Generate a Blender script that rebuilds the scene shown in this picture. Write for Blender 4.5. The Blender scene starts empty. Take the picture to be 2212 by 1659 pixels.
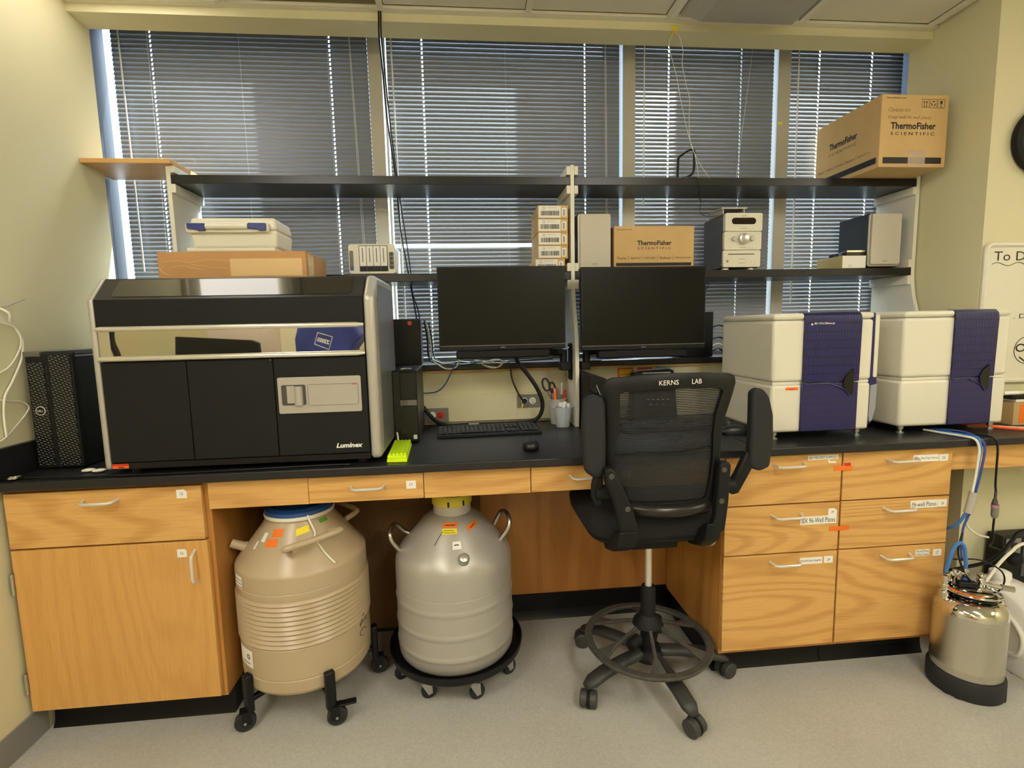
import bpy, math, random
from mathutils import Vector, Matrix
random.seed(7)
sc = bpy.context.scene
COL = sc.collection
PI = math.pi

# ------------------------------------------------------------------ camera
H = 1.368
FPX = 1084.5
PITCH, YAW, ROLL = math.radians(6.3996), math.radians(5.2167), math.radians(-1.2557)
fwd = Vector((math.sin(YAW)*math.cos(PITCH), math.cos(YAW)*math.cos(PITCH), -math.sin(PITCH)))
rgt = Vector((math.cos(YAW), -math.sin(YAW), 0.0))
upv = rgt.cross(fwd)
r2 = rgt*math.cos(ROLL) + upv*math.sin(ROLL)
u2 = upv*math.cos(ROLL) - rgt*math.sin(ROLL)
cam_d = bpy.data.cameras.new('camera')
cam_d.sensor_width = 36.0
cam_d.lens = FPX/2212*36.0
cam_d.clip_start = 0.05
cam = bpy.data.objects.new('camera', cam_d)
COL.objects.link(cam)
cam.matrix_world = Matrix(((r2.x, u2.x, -fwd.x, 0), (r2.y, u2.y, -fwd.y, 0), (r2.z, u2.z, -fwd.z, H), (0, 0, 0, 1)))
sc.camera = cam

# ------------------------------------------------------------------ sky, sun, exposure
world = bpy.data.worlds.new('sky_world')
sc.world = world
world.use_nodes = True
wn = world.node_tree
wn.nodes.clear()
wo = wn.nodes.new('ShaderNodeOutputWorld')
wb = wn.nodes.new('ShaderNodeBackground')
ws = wn.nodes.new('ShaderNodeTexSky')
ws.sky_type = 'NISHITA'
ws.sun_disc = False
ws.sun_elevation = math.radians(56)
ws.sun_rotation = math.radians(40)
ws.air_density = 1.0
ws.dust_density = 4.0
wb.inputs['Strength'].default_value = SKY_STRENGTH = 1.7
wn.links.new(ws.outputs[0], wb.inputs[0])
wn.links.new(wb.outputs[0], wo.inputs[0])

sun_d = bpy.data.lights.new('sun', 'SUN')
sun_d.energy = 38.0
sun_d.angle = math.radians(0.6)
sun_d.color = (1.0, 0.97, 0.92)
sun = bpy.data.objects.new('sun', sun_d)
COL.objects.link(sun)
sdir = Vector((-0.42, -0.28, -0.87)).normalized()      # the way the sunlight travels
sun.rotation_euler = sdir.to_track_quat('-Z', 'Y').to_euler()
sun.location = (3, 8, 9)

vs = sc.view_settings
vs.view_transform = 'Standard'
vs.look = 'None'
vs.exposure = 0.0
vs.gamma = 1.0
vs.use_curve_mapping = False
sc.display_settings.display_device = 'sRGB'
sc.cycles.use_denoising = True
sc.cycles.max_bounces = 7
sc.cycles.diffuse_bounces = 4
sc.cycles.glossy_bounces = 3
sc.cycles.use_adaptive_sampling = True
sc.cycles.adaptive_threshold = 0.04
sc.cycles.transparent_max_bounces = 16
sc.cycles.sample_clamp_indirect = 6.0
LAMP = 18.0          # radiance of the lit ceiling lamps

# ------------------------------------------------------------------ materials
def lin(c):
    return tuple((v/12.92 if v <= 0.04045 else ((v+0.055)/1.055)**2.4) for v in (x/255.0 for x in c))

MATS = {}
def mat(name, rgb, rough=0.5, metal=0.0, spec=0.5, coat=0.0, bump=0.0, bscale=200.0, var=0.0, vscale=3.0, alpha=None, trans=0.0, emit=0.0):
    """plain procedural surface: colour (sRGB 0-255) with optional soft mottling and fine bump"""
    if name in MATS:
        return MATS[name]
    m = bpy.data.materials.new(name)
    m.use_nodes = True
    nt = m.node_tree
    b = nt.nodes['Principled BSDF']
    c = lin(rgb)
    b.inputs['Base Color'].default_value = (*c, 1)
    b.inputs['Roughness'].default_value = rough
    b.inputs['Metallic'].default_value = metal
    b.inputs['Specular IOR Level'].default_value = spec
    b.inputs['Coat Weight'].default_value = coat
    if trans:
        b.inputs['Transmission Weight'].default_value = trans
    if alpha is not None:
        b.inputs['Alpha'].default_value = alpha
    if emit:
        b.inputs['Emission Color'].default_value = (*c, 1)
        b.inputs['Emission Strength'].default_value = emit
    if var > 0 or bump > 0:
        tc = nt.nodes.new('ShaderNodeTexCoord')
    if var > 0:
        n = nt.nodes.new('ShaderNodeTexNoise')
        n.inputs['Scale'].default_value = vscale
        n.inputs['Detail'].default_value = 5
        nt.links.new(tc.outputs['Object'], n.inputs['Vector'])
        r = nt.nodes.new('ShaderNodeValToRGB')
        r.color_ramp.elements[0].position = 0.3
        r.color_ramp.elements[1].position = 0.7
        r.color_ramp.elements[0].color = (*[x*(1-var) for x in c], 1)
        r.color_ramp.elements[1].color = (*[min(1, x*(1+var)) for x in c], 1)
        nt.links.new(n.outputs['Fac'], r.inputs[0])
        nt.links.new(r.outputs[0], b.inputs['Base Color'])
    if bump > 0:
        n2 = nt.nodes.new('ShaderNodeTexNoise')
        n2.inputs['Scale'].default_value = bscale
        n2.inputs['Detail'].default_value = 3
        nt.links.new(tc.outputs['Object'], n2.inputs['Vector'])
        bp = nt.nodes.new('ShaderNodeBump')
        bp.inputs['Strength'].default_value = bump
        bp.inputs['Distance'].default_value = 0.002
        nt.links.new(n2.outputs['Fac'], bp.inputs['Height'])
        nt.links.new(bp.outputs[0], b.inputs['Normal'])
    MATS[name] = m
    return m

def wood(name, light, dark, along='X', rough=0.42, freq=9.0, seed=0.0, lines=0.75):
    """oak veneer: contour-like growth lines over fine pores"""
    m = bpy.data.materials.new(name)
    m.use_nodes = True
    nt = m.node_tree
    L = nt.links.new
    def N(t, **kw):
        n = nt.nodes.new(t)
        for k, v in kw.items():
            setattr(n, k, v)
        return n
    b = nt.nodes['Principled BSDF']
    b.inputs['Roughness'].default_value = rough
    b.inputs['Specular IOR Level'].default_value = 0.4
    tc = N('ShaderNodeTexCoord'); oi = N('ShaderNodeObjectInfo')
    off = N('ShaderNodeVectorMath', operation='SCALE'); off.inputs[0].default_value = (7.3, 3.1, 5.7)
    L(oi.outputs['Random'], off.inputs['Scale'])
    add = N('ShaderNodeVectorMath', operation='ADD')
    L(tc.outputs['Object'], add.inputs[0]); L(off.outputs[0], add.inputs[1])
    mp = N('ShaderNodeMapping'); mp.inputs['Scale'].default_value = {'X': (0.55, 4.0, 4.0), 'Z': (4.0, 4.0, 0.45)}[along]
    mp.inputs['Location'].default_value = (seed, seed*0.7, seed*1.3)
    L(add.outputs[0], mp.inputs[0])
    n1 = N('ShaderNodeTexNoise'); n1.inputs['Scale'].default_value = 1.15; n1.inputs['Detail'].default_value = 0.6; n1.inputs['Roughness'].default_value = 0.35
    L(mp.outputs[0], n1.inputs['Vector'])
    mp3 = N('ShaderNodeMapping'); mp3.inputs['Scale'].default_value = {'X': (4, 30, 30), 'Z': (30, 30, 4)}[along]
    L(add.outputs[0], mp3.inputs[0])
    n3 = N('ShaderNodeTexNoise'); n3.inputs['Scale'].default_value = 1.0; n3.inputs['Detail'].default_value = 2
    L(mp3.outputs[0], n3.inputs['Vector'])
    mul = N('ShaderNodeMath', operation='MULTIPLY'); mul.inputs[1].default_value = freq*14.0
    L(n1.outputs['Fac'], mul.inputs[0])
    jit = N('ShaderNodeMath', operation='MULTIPLY_ADD'); jit.inputs[1].default_value = 1.6
    L(n3.outputs['Fac'], jit.inputs[0]); L(mul.outputs[0], jit.inputs[2])
    sn = N('ShaderNodeMath', operation='SINE'); L(jit.outputs[0], sn.inputs[0])
    mr = N('ShaderNodeMapRange'); mr.inputs[1].default_value = -0.2; mr.inputs[2].default_value = 1.0; mr.inputs[3].default_value = 0.0; mr.inputs[4].default_value = lines
    L(sn.outputs[0], mr.inputs[0])
    mp2 = N('ShaderNodeMapping'); mp2.inputs['Scale'].default_value = {'X': (9, 420, 420), 'Z': (420, 420, 9)}[along]
    L(add.outputs[0], mp2.inputs[0])
    n2 = N('ShaderNodeTexNoise'); n2.inputs['Scale'].default_value = 1.0; n2.inputs['Detail'].default_value = 2
    L(mp2.outputs[0], n2.inputs['Vector'])
    mr2 = N('ShaderNodeMapRange'); mr2.inputs[1].default_value = 0.48; mr2.inputs[2].default_value = 0.75; mr2.inputs[3].default_value = 0.0; mr2.inputs[4].default_value = 0.45
    L(n2.outputs['Fac'], mr2.inputs[0])
    sm = N('ShaderNodeMath', operation='ADD', use_clamp=True)
    L(mr.outputs[0], sm.inputs[0]); L(mr2.outputs[0], sm.inputs[1])
    r = N('ShaderNodeValToRGB')
    r.color_ramp.elements[0].position = 0.0; r.color_ramp.elements[0].color = (*lin(light), 1)
    r.color_ramp.elements[1].position = 1.0; r.color_ramp.elements[1].color = (*lin(dark), 1)
    L(sm.outputs[0], r.inputs[0]); L(r.outputs[0], b.inputs['Base Color'])
    bp = N('ShaderNodeBump'); bp.inputs['Strength'].default_value = 0.1; bp.inputs['Distance'].default_value = 0.001
    L(n2.outputs['Fac'], bp.inputs['Height']); L(bp.outputs[0], b.inputs['Normal'])
    return m

def brick_relief(name, rgb, dark, bw, bh, mortar, rot=0.0, rough=0.4, offset=0.5, strength=0.6, plane='XZ', metal=0.0):
    """panel with a fine repeating relief, colours at the joints darker"""
    m = bpy.data.materials.new(name)
    m.use_nodes = True
    nt = m.node_tree
    L = nt.links.new
    b = nt.nodes['Principled BSDF']
    b.inputs['Roughness'].default_value = rough
    b.inputs['Metallic'].default_value = metal
    tc = nt.nodes.new('ShaderNodeTexCoord')
    sp = nt.nodes.new('ShaderNodeSeparateXYZ'); cb = nt.nodes.new('ShaderNodeCombineXYZ')
    L(tc.outputs['Object'], sp.inputs[0])
    L(sp.outputs['XYZ'.index(plane[0])], cb.inputs[0]); L(sp.outputs['XYZ'.index(plane[1])], cb.inputs[1])
    mp = nt.nodes.new('ShaderNodeMapping'); mp.inputs['Rotation'].default_value = (0, 0, rot)
    L(cb.outputs[0], mp.inputs[0])
    br = nt.nodes.new('ShaderNodeTexBrick')
    br.offset = offset
    br.inputs['Color1'].default_value = (*lin(rgb), 1); br.inputs['Color2'].default_value = (*[v*0.9 for v in lin(rgb)], 1)
    br.inputs['Mortar'].default_value = (*lin(dark), 1)
    br.inputs['Scale'].default_value = 1.0
    br.inputs['Mortar Size'].default_value = mortar
    br.inputs['Brick Width'].default_value = bw; br.inputs['Row Height'].default_value = bh
    L(mp.outputs[0], br.inputs['Vector'])
    L(br.outputs['Color'], b.inputs['Base Color'])
    bp = nt.nodes.new('ShaderNodeBump'); bp.invert = True
    bp.inputs['Strength'].default_value = strength; bp.inputs['Distance'].default_value = 0.002
    L(br.outputs['Fac'], bp.inputs['Height']); L(bp.outputs[0], b.inputs['Normal'])
    return m

def thin_glass(name, tint=(235, 242, 246), refl=0.06):
    m = bpy.data.materials.new(name)
    m.use_nodes = True
    nt = m.node_tree
    nt.nodes.clear()
    o = nt.nodes.new('ShaderNodeOutputMaterial')
    t = nt.nodes.new('ShaderNodeBsdfTransparent'); t.inputs[0].default_value = (*lin(tint), 1)
    g = nt.nodes.new('ShaderNodeBsdfGlossy'); g.inputs['Roughness'].default_value = 0.02
    mx = nt.nodes.new('ShaderNodeMixShader'); mx.inputs[0].default_value = refl
    nt.links.new(t.outputs[0], mx.inputs[1]); nt.links.new(g.outputs[0], mx.inputs[2])
    nt.links.new(mx.outputs[0], o.inputs[0])
    return m

M = dict(
    wall=mat('wall_paint_cream', (217, 210, 172), 0.75, bump=0.08, bscale=300, var=0.015, vscale=1.5),
    ceil=mat('ceiling_tile_white', (222, 216, 196), 0.9, bump=0.5, bscale=350),
    tbar=mat('ceiling_grid_white', (226, 221, 204), 0.5),
    black_top=mat('black_epoxy_top', (26, 26, 27), 0.40, bump=0.05, bscale=500, var=0.06, vscale=30),
    black=mat('black_plastic', (12, 12, 13), 0.45, spec=0.35, bump=0.06, bscale=600),
    blackm=mat('black_matte_plastic', (19, 19, 18), 0.6, spec=0.3, bump=0.1, bscale=900),
    blackg=mat('black_gloss', (8, 8, 9), 0.08),
    hoodglass=mat('hood_smoked_glass', (10, 10, 10), 0.06, spec=1.0, coat=1.0),
    rubber=mat('black_rubber', (34, 34, 36), 0.7, bump=0.1, bscale=150, var=0.25, vscale=14),
    base=mat('toe_kick_black', (10, 10, 11), 0.4, spec=0.3),
    shelf=mat('black_shelf_laminate', (18, 18, 17), 0.32, bump=0.04, bscale=400),
    white=mat('white_laminate', (233, 229, 212), 0.45),
    whiteP=mat('white_plastic', (226, 221, 202), 0.35),
    paper=mat('white_paper_label', (240, 238, 228), 0.6),
    ink=mat('black_ink', (28, 27, 27), 0.6),
    inkgrey=mat('grey_ink', (120, 116, 106), 0.6),
    inkbrown=mat('pencil_ink', (150, 118, 62), 0.7),
    steel=mat('brushed_steel', (196, 194, 188), 0.28, 1.0),
    chrome=mat('chrome', (215, 213, 208), 0.06, 1.0),
    zinc=mat('zinc_caster', (190, 190, 186), 0.35, 1.0),
    handle=mat('satin_nickel_handle', (232, 229, 220), 0.35, 0.5),
    alu=mat('silver_paint', (183, 179, 168), 0.38, 0.35, bump=0.05, bscale=900),
    alubar=mat('satin_aluminium_bar', (226, 222, 208), 0.3, 0.6),
    card=mat('cardboard', (207, 173, 118), 0.8, bump=0.15, bscale=60, var=0.05, vscale=9),
    cardd=mat('cardboard_brown', (190, 144, 92), 0.75, bump=0.15, bscale=60, var=0.06, vscale=9),
    cardside=mat('cardboard_old_sheet', (120, 88, 52), 0.85, bump=0.1, bscale=60, var=0.05, vscale=5),
    tape=mat('packing_tape', (222, 188, 136), 0.15, coat=0.5, bump=0.5, bscale=30),
    orange=mat('orange_tape', (240, 118, 22), 0.6),
    red=mat('red_label', (205, 48, 34), 0.6),
    yellow=mat('yellow_tape', (236, 216, 28), 0.55),
    green=mat('green_tape', (88, 158, 52), 0.6),
    navy=mat('navy_plastic', (30, 27, 88), 0.32),
    blue=mat('blue_hose', (62, 122, 196), 0.35),
    dblue=mat('blue_cable', (52, 74, 142), 0.45),
    latch=mat('blue_latch', (50, 64, 132), 0.3),
    grey=mat('grey_plastic', (128, 124, 114), 0.5),
    dgrey=mat('dark_grey_plastic', (70, 68, 64), 0.5),
    frame=mat('window_frame_grey', (184, 179, 164), 0.5),
    jamb=mat('window_jamb_grey', (44, 45, 48), 0.5),
    tan=mat('beige_enamel', (181, 162, 130), 0.3, bump=0.04, bscale=500),
    dsilver=mat('silver_enamel', (176, 172, 162), 0.34, 0.25, bump=0.05, bscale=700),
    basekick=mat('grey_vinyl_base', (134, 132, 126), 0.5),
    clear=thin_glass('clear_plastic', (228, 232, 230), 0.08),
    frost=mat('frosted_cup_plastic', (236, 240, 240), 0.35, alpha=0.36),
    glass=thin_glass('window_glass', (226, 238, 246), 0.05),
    lime=mat('fluorescent_yellow_plastic', (222, 255, 20), 0.4, emit=0.0),
    mirror=mat('mirror_door', (222, 218, 206), 0.015, 1.0),
    wire=mat('white_cable', (232, 228, 208), 0.5),
    slat=mat('blind_slat_enamel', (128, 129, 131), 0.35),
    cord=mat('blind_cord', (226, 222, 212), 0.7),
    carboy=mat('white_polyethylene', (240, 238, 230), 0.35),
)
M['oak'] = wood('oak_grain_horizontal', (217, 170, 100), (176, 122, 60), 'X', freq=8.0, lines=0.4)
M['oakv'] = wood('oak_grain_vertical', (212, 162, 90), (184, 130, 66), 'Z', freq=7.0, lines=0.22)
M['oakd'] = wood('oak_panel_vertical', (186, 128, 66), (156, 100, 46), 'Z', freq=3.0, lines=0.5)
M['oakside'] = wood('oak_cabinet_side', (196, 140, 70), (166, 110, 50), 'Z', freq=3.0, lines=0.5)
M['board'] = wood('pale_board', (214, 168, 104), (190, 142, 82), 'X', freq=2.0, lines=0.4)
M['grill'] = brick_relief('tower_grille', (128, 124, 118), (4, 4, 4), 0.0135, 0.0082, 0.0030, rot=0.40, rough=0.4)
M['grill2'] = brick_relief('desktop_grille', (5, 5, 5), (64, 62, 50), 0.011, 0.006, 0.0009, rot=0.5, rough=0.4)
M['navypat'] = brick_relief('navy_ribbed_door', (33, 30, 96), (10, 8, 40), 0.0115, 0.032, 0.0015, rough=0.35, offset=0.37, strength=0.8)
M['navyvent'] = brick_relief('navy_vented_door', (32, 29, 92), (50, 44, 80), 0.0075, 0.030, 0.0012, rough=0.35, offset=0.1, strength=0.6)
M['perf'] = brick_relief('perforated_sheet', (214, 209, 196), (150, 146, 136), 0.004, 0.004, 0.0009, rough=0.5, plane='XY', strength=0.2)

def speckle_floor():
    m = bpy.data.materials.new('vinyl_floor_speckled')
    m.use_nodes = True
    nt = m.node_tree; L = nt.links.new
    b = nt.nodes['Principled BSDF']
    b.inputs['Roughness'].default_value = 0.36
    b.inputs['Specular IOR Level'].default_value = 0.4
    tc = nt.nodes.new('ShaderNodeTexCoord')
    n = nt.nodes.new('ShaderNodeTexNoise'); n.inputs['Scale'].default_value = 130; n.inputs['Detail'].default_value = 3
    n2 = nt.nodes.new('ShaderNodeTexNoise'); n2.inputs['Scale'].default_value = 2.2; n2.inputs['Detail'].default_value = 4
    v = nt.nodes.new('ShaderNodeTexVoronoi'); v.inputs['Scale'].default_value = 5.0
    for q in (n, n2, v):
        L(tc.outputs['Object'], q.inputs['Vector'])
    r = nt.nodes.new('ShaderNodeValToRGB')
    r.color_ramp.elements[0].position = 0.3; r.color_ramp.elements[0].color = (*lin((170, 168, 158)), 1)
    r.color_ramp.elements[1].position = 0.7; r.color_ramp.elements[1].color = (*lin((184, 182, 172)), 1)
    a = nt.nodes.new('ShaderNodeMath'); a.operation = 'MULTIPLY_ADD'
    L(n2.outputs['Fac'], a.inputs[0]); a.inputs[1].default_value = 0.8
    L(n.outputs['Fac'], a.inputs[2])
    s = nt.nodes.new('ShaderNodeMath'); s.operation = 'SUBTRACT'; s.inputs[1].default_value = 0.4
    L(a.outputs[0], s.inputs[0]); L(s.outputs[0], r.inputs[0])
    # a few dark scuffs
    r2_ = nt.nodes.new('ShaderNodeValToRGB')
    r2_.color_ramp.elements[0].position = 0.012; r2_.color_ramp.elements[0].color = (0.35, 0.33, 0.3, 1)
    r2_.color_ramp.elements[1].position = 0.03; r2_.color_ramp.elements[1].color = (1, 1, 1, 1)
    L(v.outputs['Distance'], r2_.inputs[0])
    mx = nt.nodes.new('ShaderNodeMix'); mx.data_type = 'RGBA'; mx.blend_type = 'MULTIPLY'; mx.inputs[0].default_value = 1.0
    L(r.outputs[0], mx.inputs[6]); L(r2_.outputs[0], mx.inputs[7])
    L(mx.outputs[2], b.inputs['Base Color'])
    return m
M['floor'] = speckle_floor()

# ------------------------------------------------------------------ mesh builder
WPOS = {}
class MB:
    def __init__(self):
        self.v, self.f, self.mi = [], [], []
        self.cur = 0
    def m(self, i):
        self.cur = i; return self
    def add(self, vs, fs):
        o = len(self.v)
        self.v += [tuple(p) for p in vs]
        self.f += [tuple(i+o for i in q) for q in fs]
        self.mi += [self.cur]*len(fs)
        return self
    def box(self, x0, x1, y0, y1, z0, z1):
        return self.add([(x0, y0, z0), (x1, y0, z0), (x1, y1, z0), (x0, y1, z0), (x0, y0, z1), (x1, y0, z1), (x1, y1, z1), (x0, y1, z1)],
                        [(0, 3, 2, 1), (4, 5, 6, 7), (0, 1, 5, 4), (1, 2, 6, 5), (2, 3, 7, 6), (3, 0, 4, 7)])
    def obox(self, c, ax, ay, az):
        """box about c with half-extent vectors"""
        c, ax, ay, az = Vector(c), Vector(ax), Vector(ay), Vector(az)
        P = [c+sx*ax+sy*ay+sz*az for sz in (-1, 1) for sx, sy in ((-1, -1), (1, -1), (1, 1), (-1, 1))]
        return self.add(P, [(0, 3, 2, 1), (4, 5, 6, 7), (0, 1, 5, 4), (1, 2, 6, 5), (2, 3, 7, 6), (3, 0, 4, 7)])
    def prism(self, poly, axis, a, b):
        """extrude a 2-D polygon; axis 'X' takes (y,z), 'Y' takes (x,z), 'Z' takes (x,y)"""
        n = len(poly)
        def P(p, t):
            return {'X': (t, p[0], p[1]), 'Y': (p[0], t, p[1]), 'Z': (p[0], p[1], t)}[axis]
        vs = [P(p, a) for p in poly] + [P(p, b) for p in poly]
        area = sum(poly[i][0]*poly[(i+1) % n][1]-poly[(i+1) % n][0]*poly[i][1] for i in range(n))
        flip = (area > 0) != (axis == 'Y')
        if b < a:
            flip = not flip
        fs = [tuple(range(n)), tuple(range(2*n-1, n-1, -1))] + [(i, i+n, (i+1) % n+n, (i+1) % n) for i in range(n)]
        if flip:
            fs = [tuple(reversed(q)) for q in fs]
        return self.add(vs, fs)
    def loft(self, loops, caps=True, close=True):
        n = len(loops[0]); vs = [p for l in loops for p in l]; fs = []
        for k in range(len(loops)-1):
            for i in range(n if close else n-1):
                j = (i+1) % n
                fs.append((k*n+i, k*n+j, (k+1)*n+j, (k+1)*n+i))
        if caps:
            fs.append(tuple(range(n-1, -1, -1))); fs.append(tuple(range((len(loops)-1)*n, len(loops)*n)))
        return self.add(vs, fs)
    def lathe(self, prof, c=(0, 0, 0), seg=48, axis=(0, 0, 1), cap=True):
        az = Vector(axis).normalized()
        ax = az.orthogonal().normalized() if abs(az.z) < 0.99 else Vector((1, 0, 0))
        ay = az.cross(ax); c = Vector(c)
        loops = [[c+az*z+ax*(r*math.cos(2*PI*i/seg))+ay*(r*math.sin(2*PI*i/seg)) for i in range(seg)] for r, z in prof]
        return self.loft(loops, caps=cap)
    def cyl(self, p0, p1, r, r1=None, seg=20):
        p0, p1 = Vector(p0), Vector(p1); d = p1-p0
        return self.lathe([(r, 0), (r if r1 is None else r1, d.length)], p0, seg, d)
    def tube(self, pts, r, seg=10, closed=False, smooth=0):
        P = [Vector(p) for p in pts]
        if smooth:
            P = catmull(P, smooth, closed)
        n = len(P)
        T = []
        for i in range(n):
            a = P[(i-1) % n] if (closed or i) else P[0]
            b = P[(i+1) % n] if (closed or i < n-1) else P[-1]
            t = (b-a)
            T.append(t.normalized() if t.length > 1e-9 else Vector((0, 0, 1)))
        nrm = T[0].orthogonal().normalized()
        loops = []
        for i in range(n):
            nrm = (nrm-T[i]*nrm.dot(T[i]))
            nrm = nrm.normalized() if nrm.length > 1e-6 else T[i].orthogonal().normalized()
            bi = T[i].cross(nrm)
            rr = r[i] if isinstance(r, (list, tuple)) else r
            loops.append([P[i]+nrm*(rr*math.cos(2*PI*k/seg))+bi*(rr*math.sin(2*PI*k/seg)) for k in range(seg)])
        if closed:
            loops.append(loops[0])
            return self.loft(loops, caps=False)
        return self.loft(loops)
    def ell(self, c, rx, ry, rz, nu=20, nv=12):
        loops = []
        for j in range(nv+1):
            t = PI*j/nv; t = min(max(t, 0.02), PI-0.02)
            loops.append([(c[0]+rx*math.sin(t)*math.cos(2*PI*i/nu), c[1]+ry*math.sin(t)*math.sin(2*PI*i/nu), c[2]-rz*math.cos(t)) for i in range(nu)])
        return self.loft(loops)
    def rrect(self, x0, x1, z0, z1, r, n=5):
        pts = []
        for cx, cz, a0 in ((x1-r, z0+r, -PI/2), (x1-r, z1-r, 0), (x0+r, z1-r, PI/2), (x0+r, z0+r, PI)):
            for i in range(n+1):
                a = a0+PI/2*i/n
                pts.append((cx+r*math.cos(a), cz+r*math.sin(a)))
        return pts
    def quad(self, a, b, c, d):
        return self.add([a, b, c, d], [(0, 1, 2, 3)])
    def text(self, s, o, right, up, w=None, h=None, bold=0.0, shear=0.0, space=1.0, depth=0.0, center=False):
        """lettering laid flat: o is the lower-left corner of its box, w and/or h its size"""
        cu = bpy.data.curves.new('t', 'FONT')
        cu.body = s; cu.offset = bold; cu.shear = shear; cu.space_character = space
        cu.resolution_u = 2
        ob = bpy.data.objects.new('t', cu)
        me = bpy.data.meshes.new_from_object(ob)
        vs = [v.co.copy() for v in me.vertices]
        fs = [tuple(p.vertices) for p in me.polygons]
        bpy.data.objects.remove(ob); bpy.data.curves.remove(cu); bpy.data.meshes.remove(me)
        if not vs:
            return self
        x0, x1 = min(v.x for v in vs), max(v.x for v in vs); y0, y1 = min(v.y for v in vs), max(v.y for v in vs)
        sx = w/(x1-x0) if w else h/(y1-y0)
        sy = h/(y1-y0) if h else sx
        if w is None:
            sx = sy
        o, right, up = Vector(o), Vector(right).normalized(), Vector(up).normalized()
        dx = -(x1-x0)*sx/2 if center else 0
        return self.add([o+right*((v.x-x0)*sx+dx)+up*((v.y-y0)*sy) for v in vs], fs)
    def build(self, name, mats, parent=None, bevel=0.0, bseg=2, smooth=True, angle=35, sub=0, local=False, shift=True):
        mats = mats if isinstance(mats, (list, tuple)) else [mats]
        me = bpy.data.meshes.new(name)
        xs = [p[0] for p in self.v]; ys = [p[1] for p in self.v]; zs = [p[2] for p in self.v]
        c = Vector(((min(xs)+max(xs))/2, (min(ys)+max(ys))/2, min(zs))) if shift else Vector((0, 0, 0))
        me.from_pydata([(p[0]-c.x, p[1]-c.y, p[2]-c.z) for p in self.v], [], self.f)
        for q in mats:
            me.materials.append(M[q] if isinstance(q, str) else q)
        me.polygons.foreach_set('material_index', self.mi)
        if smooth:
            me.polygons.foreach_set('use_smooth', [True]*len(me.polygons))
            me.set_sharp_from_angle(angle=math.radians(angle))
        me.update()
        ob = bpy.data.objects.new(name, me)
        COL.objects.link(ob)
        WPOS[ob] = c
        if parent is not None:
            ob.parent = parent
            ob.location = c-WPOS[parent]
        else:
            ob.location = c
        if sub:
            s = ob.modifiers.new('sub', 'SUBSURF'); s.levels = sub; s.render_levels = sub
        if bevel:
            b = ob.modifiers.new('bevel', 'BEVEL'); b.width = bevel; b.segments = bseg; b.limit_method = 'ANGLE'; b.angle_limit = math.radians(40)
            b.harden_normals = False
        return ob

def catmull(P, k, closed=False):
    out = []; n = len(P)
    for i in range(n if closed else n-1):
        p0 = P[(i-1) % n] if (closed or i > 0) else P[0]*2-P[1]
        p1, p2 = P[i], P[(i+1) % n]
        p3 = P[(i+2) % n] if (closed or i+2 < n) else P[-1]*2-P[-2]
        for j in range(k):
            t = j/k
            out.append(0.5*((2*p1)+(p2-p0)*t+(2*p0-5*p1+4*p2-p3)*t*t+(3*p1-p0-3*p2+p3)*t**3))
    if not closed:
        out.append(P[-1])
    return out

def thing(name, label, cat, loc, group=None, rz=0.0, local=False):
    o = bpy.data.objects.new(name, None)
    COL.objects.link(o)
    o.empty_display_size = 0.05
    o.location = loc; o.rotation_euler = (0, 0, rz)
    o['label'] = label; o['category'] = cat
    if group:
        o['group'] = group
    WPOS[o] = Vector((0, 0, 0)) if local else Vector(loc)
    return o

def tag(o, label, cat, group=None):
    o['label'] = label; o['category'] = cat
    if group:
        o['group'] = group
    return o

def struct(o, label=None, cat=None):
    o['kind'] = 'structure'
    if label:
        o['label'] = label
    o['category'] = cat or o.name.split('_')[0].split('.')[0]
    return o

def sempty(name, loc, label=None, cat=None):
    o = bpy.data.objects.new(name, None); COL.objects.link(o); o.location = loc; o.empty_display_size = 0.05
    WPOS[o] = Vector(loc)
    return struct(o, label, cat)

def inst(src, name, parent, loc, rot=(0, 0, 0)):
    """another object that shares src's mesh; loc in world terms of the parent's frame"""
    o = src.copy(); o.name = name
    COL.objects.link(o)
    o.parent = parent
    o.location = Vector(loc)-(WPOS[parent] if parent else Vector((0, 0, 0)))
    o.rotation_euler = rot
    WPOS[o] = Vector(loc)
    return o
X_, Y_, Z_ = Vector((1, 0, 0)), Vector((0, 1, 0)), Vector((0, 0, 1))

# ================================================================== THE SETTING
WL, WR = -1.507, 2.165            # faces of the recess' side walls
YW, YS0 = 2.378, 2.257            # end of the side walls, front of the soffit
ZC = 2.665                        # ceiling
YB = 2.53                         # plane of the blinds
CT = 0.915                        # worktop

struct(MB().box(-4.2, 4.2, -2.7, 2.8, -0.12, 0).build('floor', 'floor', bevel=0), 'pale grey speckled vinyl floor')
struct(MB().box(-4.3, WL, 1.15, YW, 0, 2.95).build('wall_left', 'wall'), 'cream painted side wall with white cables pinned to it')
struct(MB().box(-4.3, -1.545, YW+0.001, 2.522, 0, 2.95).build('trim_jamb_left', 'jamb'), 'grey window jamb striped by sunlight', 'jamb')
struct(MB().box(WR, 4.3, 1.957, YW, 0, 2.95).build('wall_right', 'wall'), 'cream painted pier with whiteboard and clock')
struct(MB().box(2.29, 4.3, YW+0.001, 2.62, 0, 2.95).build('trim_jamb_right', 'jamb'), 'grey window jamb beside the pier', 'jamb')
struct(MB().prism([(-1.543, 2.40), (2.29, 2.40), (2.29, 2.62), (-1.86, 2.62), (-1.86, 2.524), (-1.543, 2.524)], 'Z', 0, 1.163).build('wall_back', 'wall'), 'cream wall under the window sill')
struct(MB().box(-4.3, 4.3, -2.8, -2.7, 0, 2.95).build('wall_rear', 'wall'), 'cream wall of the room opposite the windows')
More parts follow.
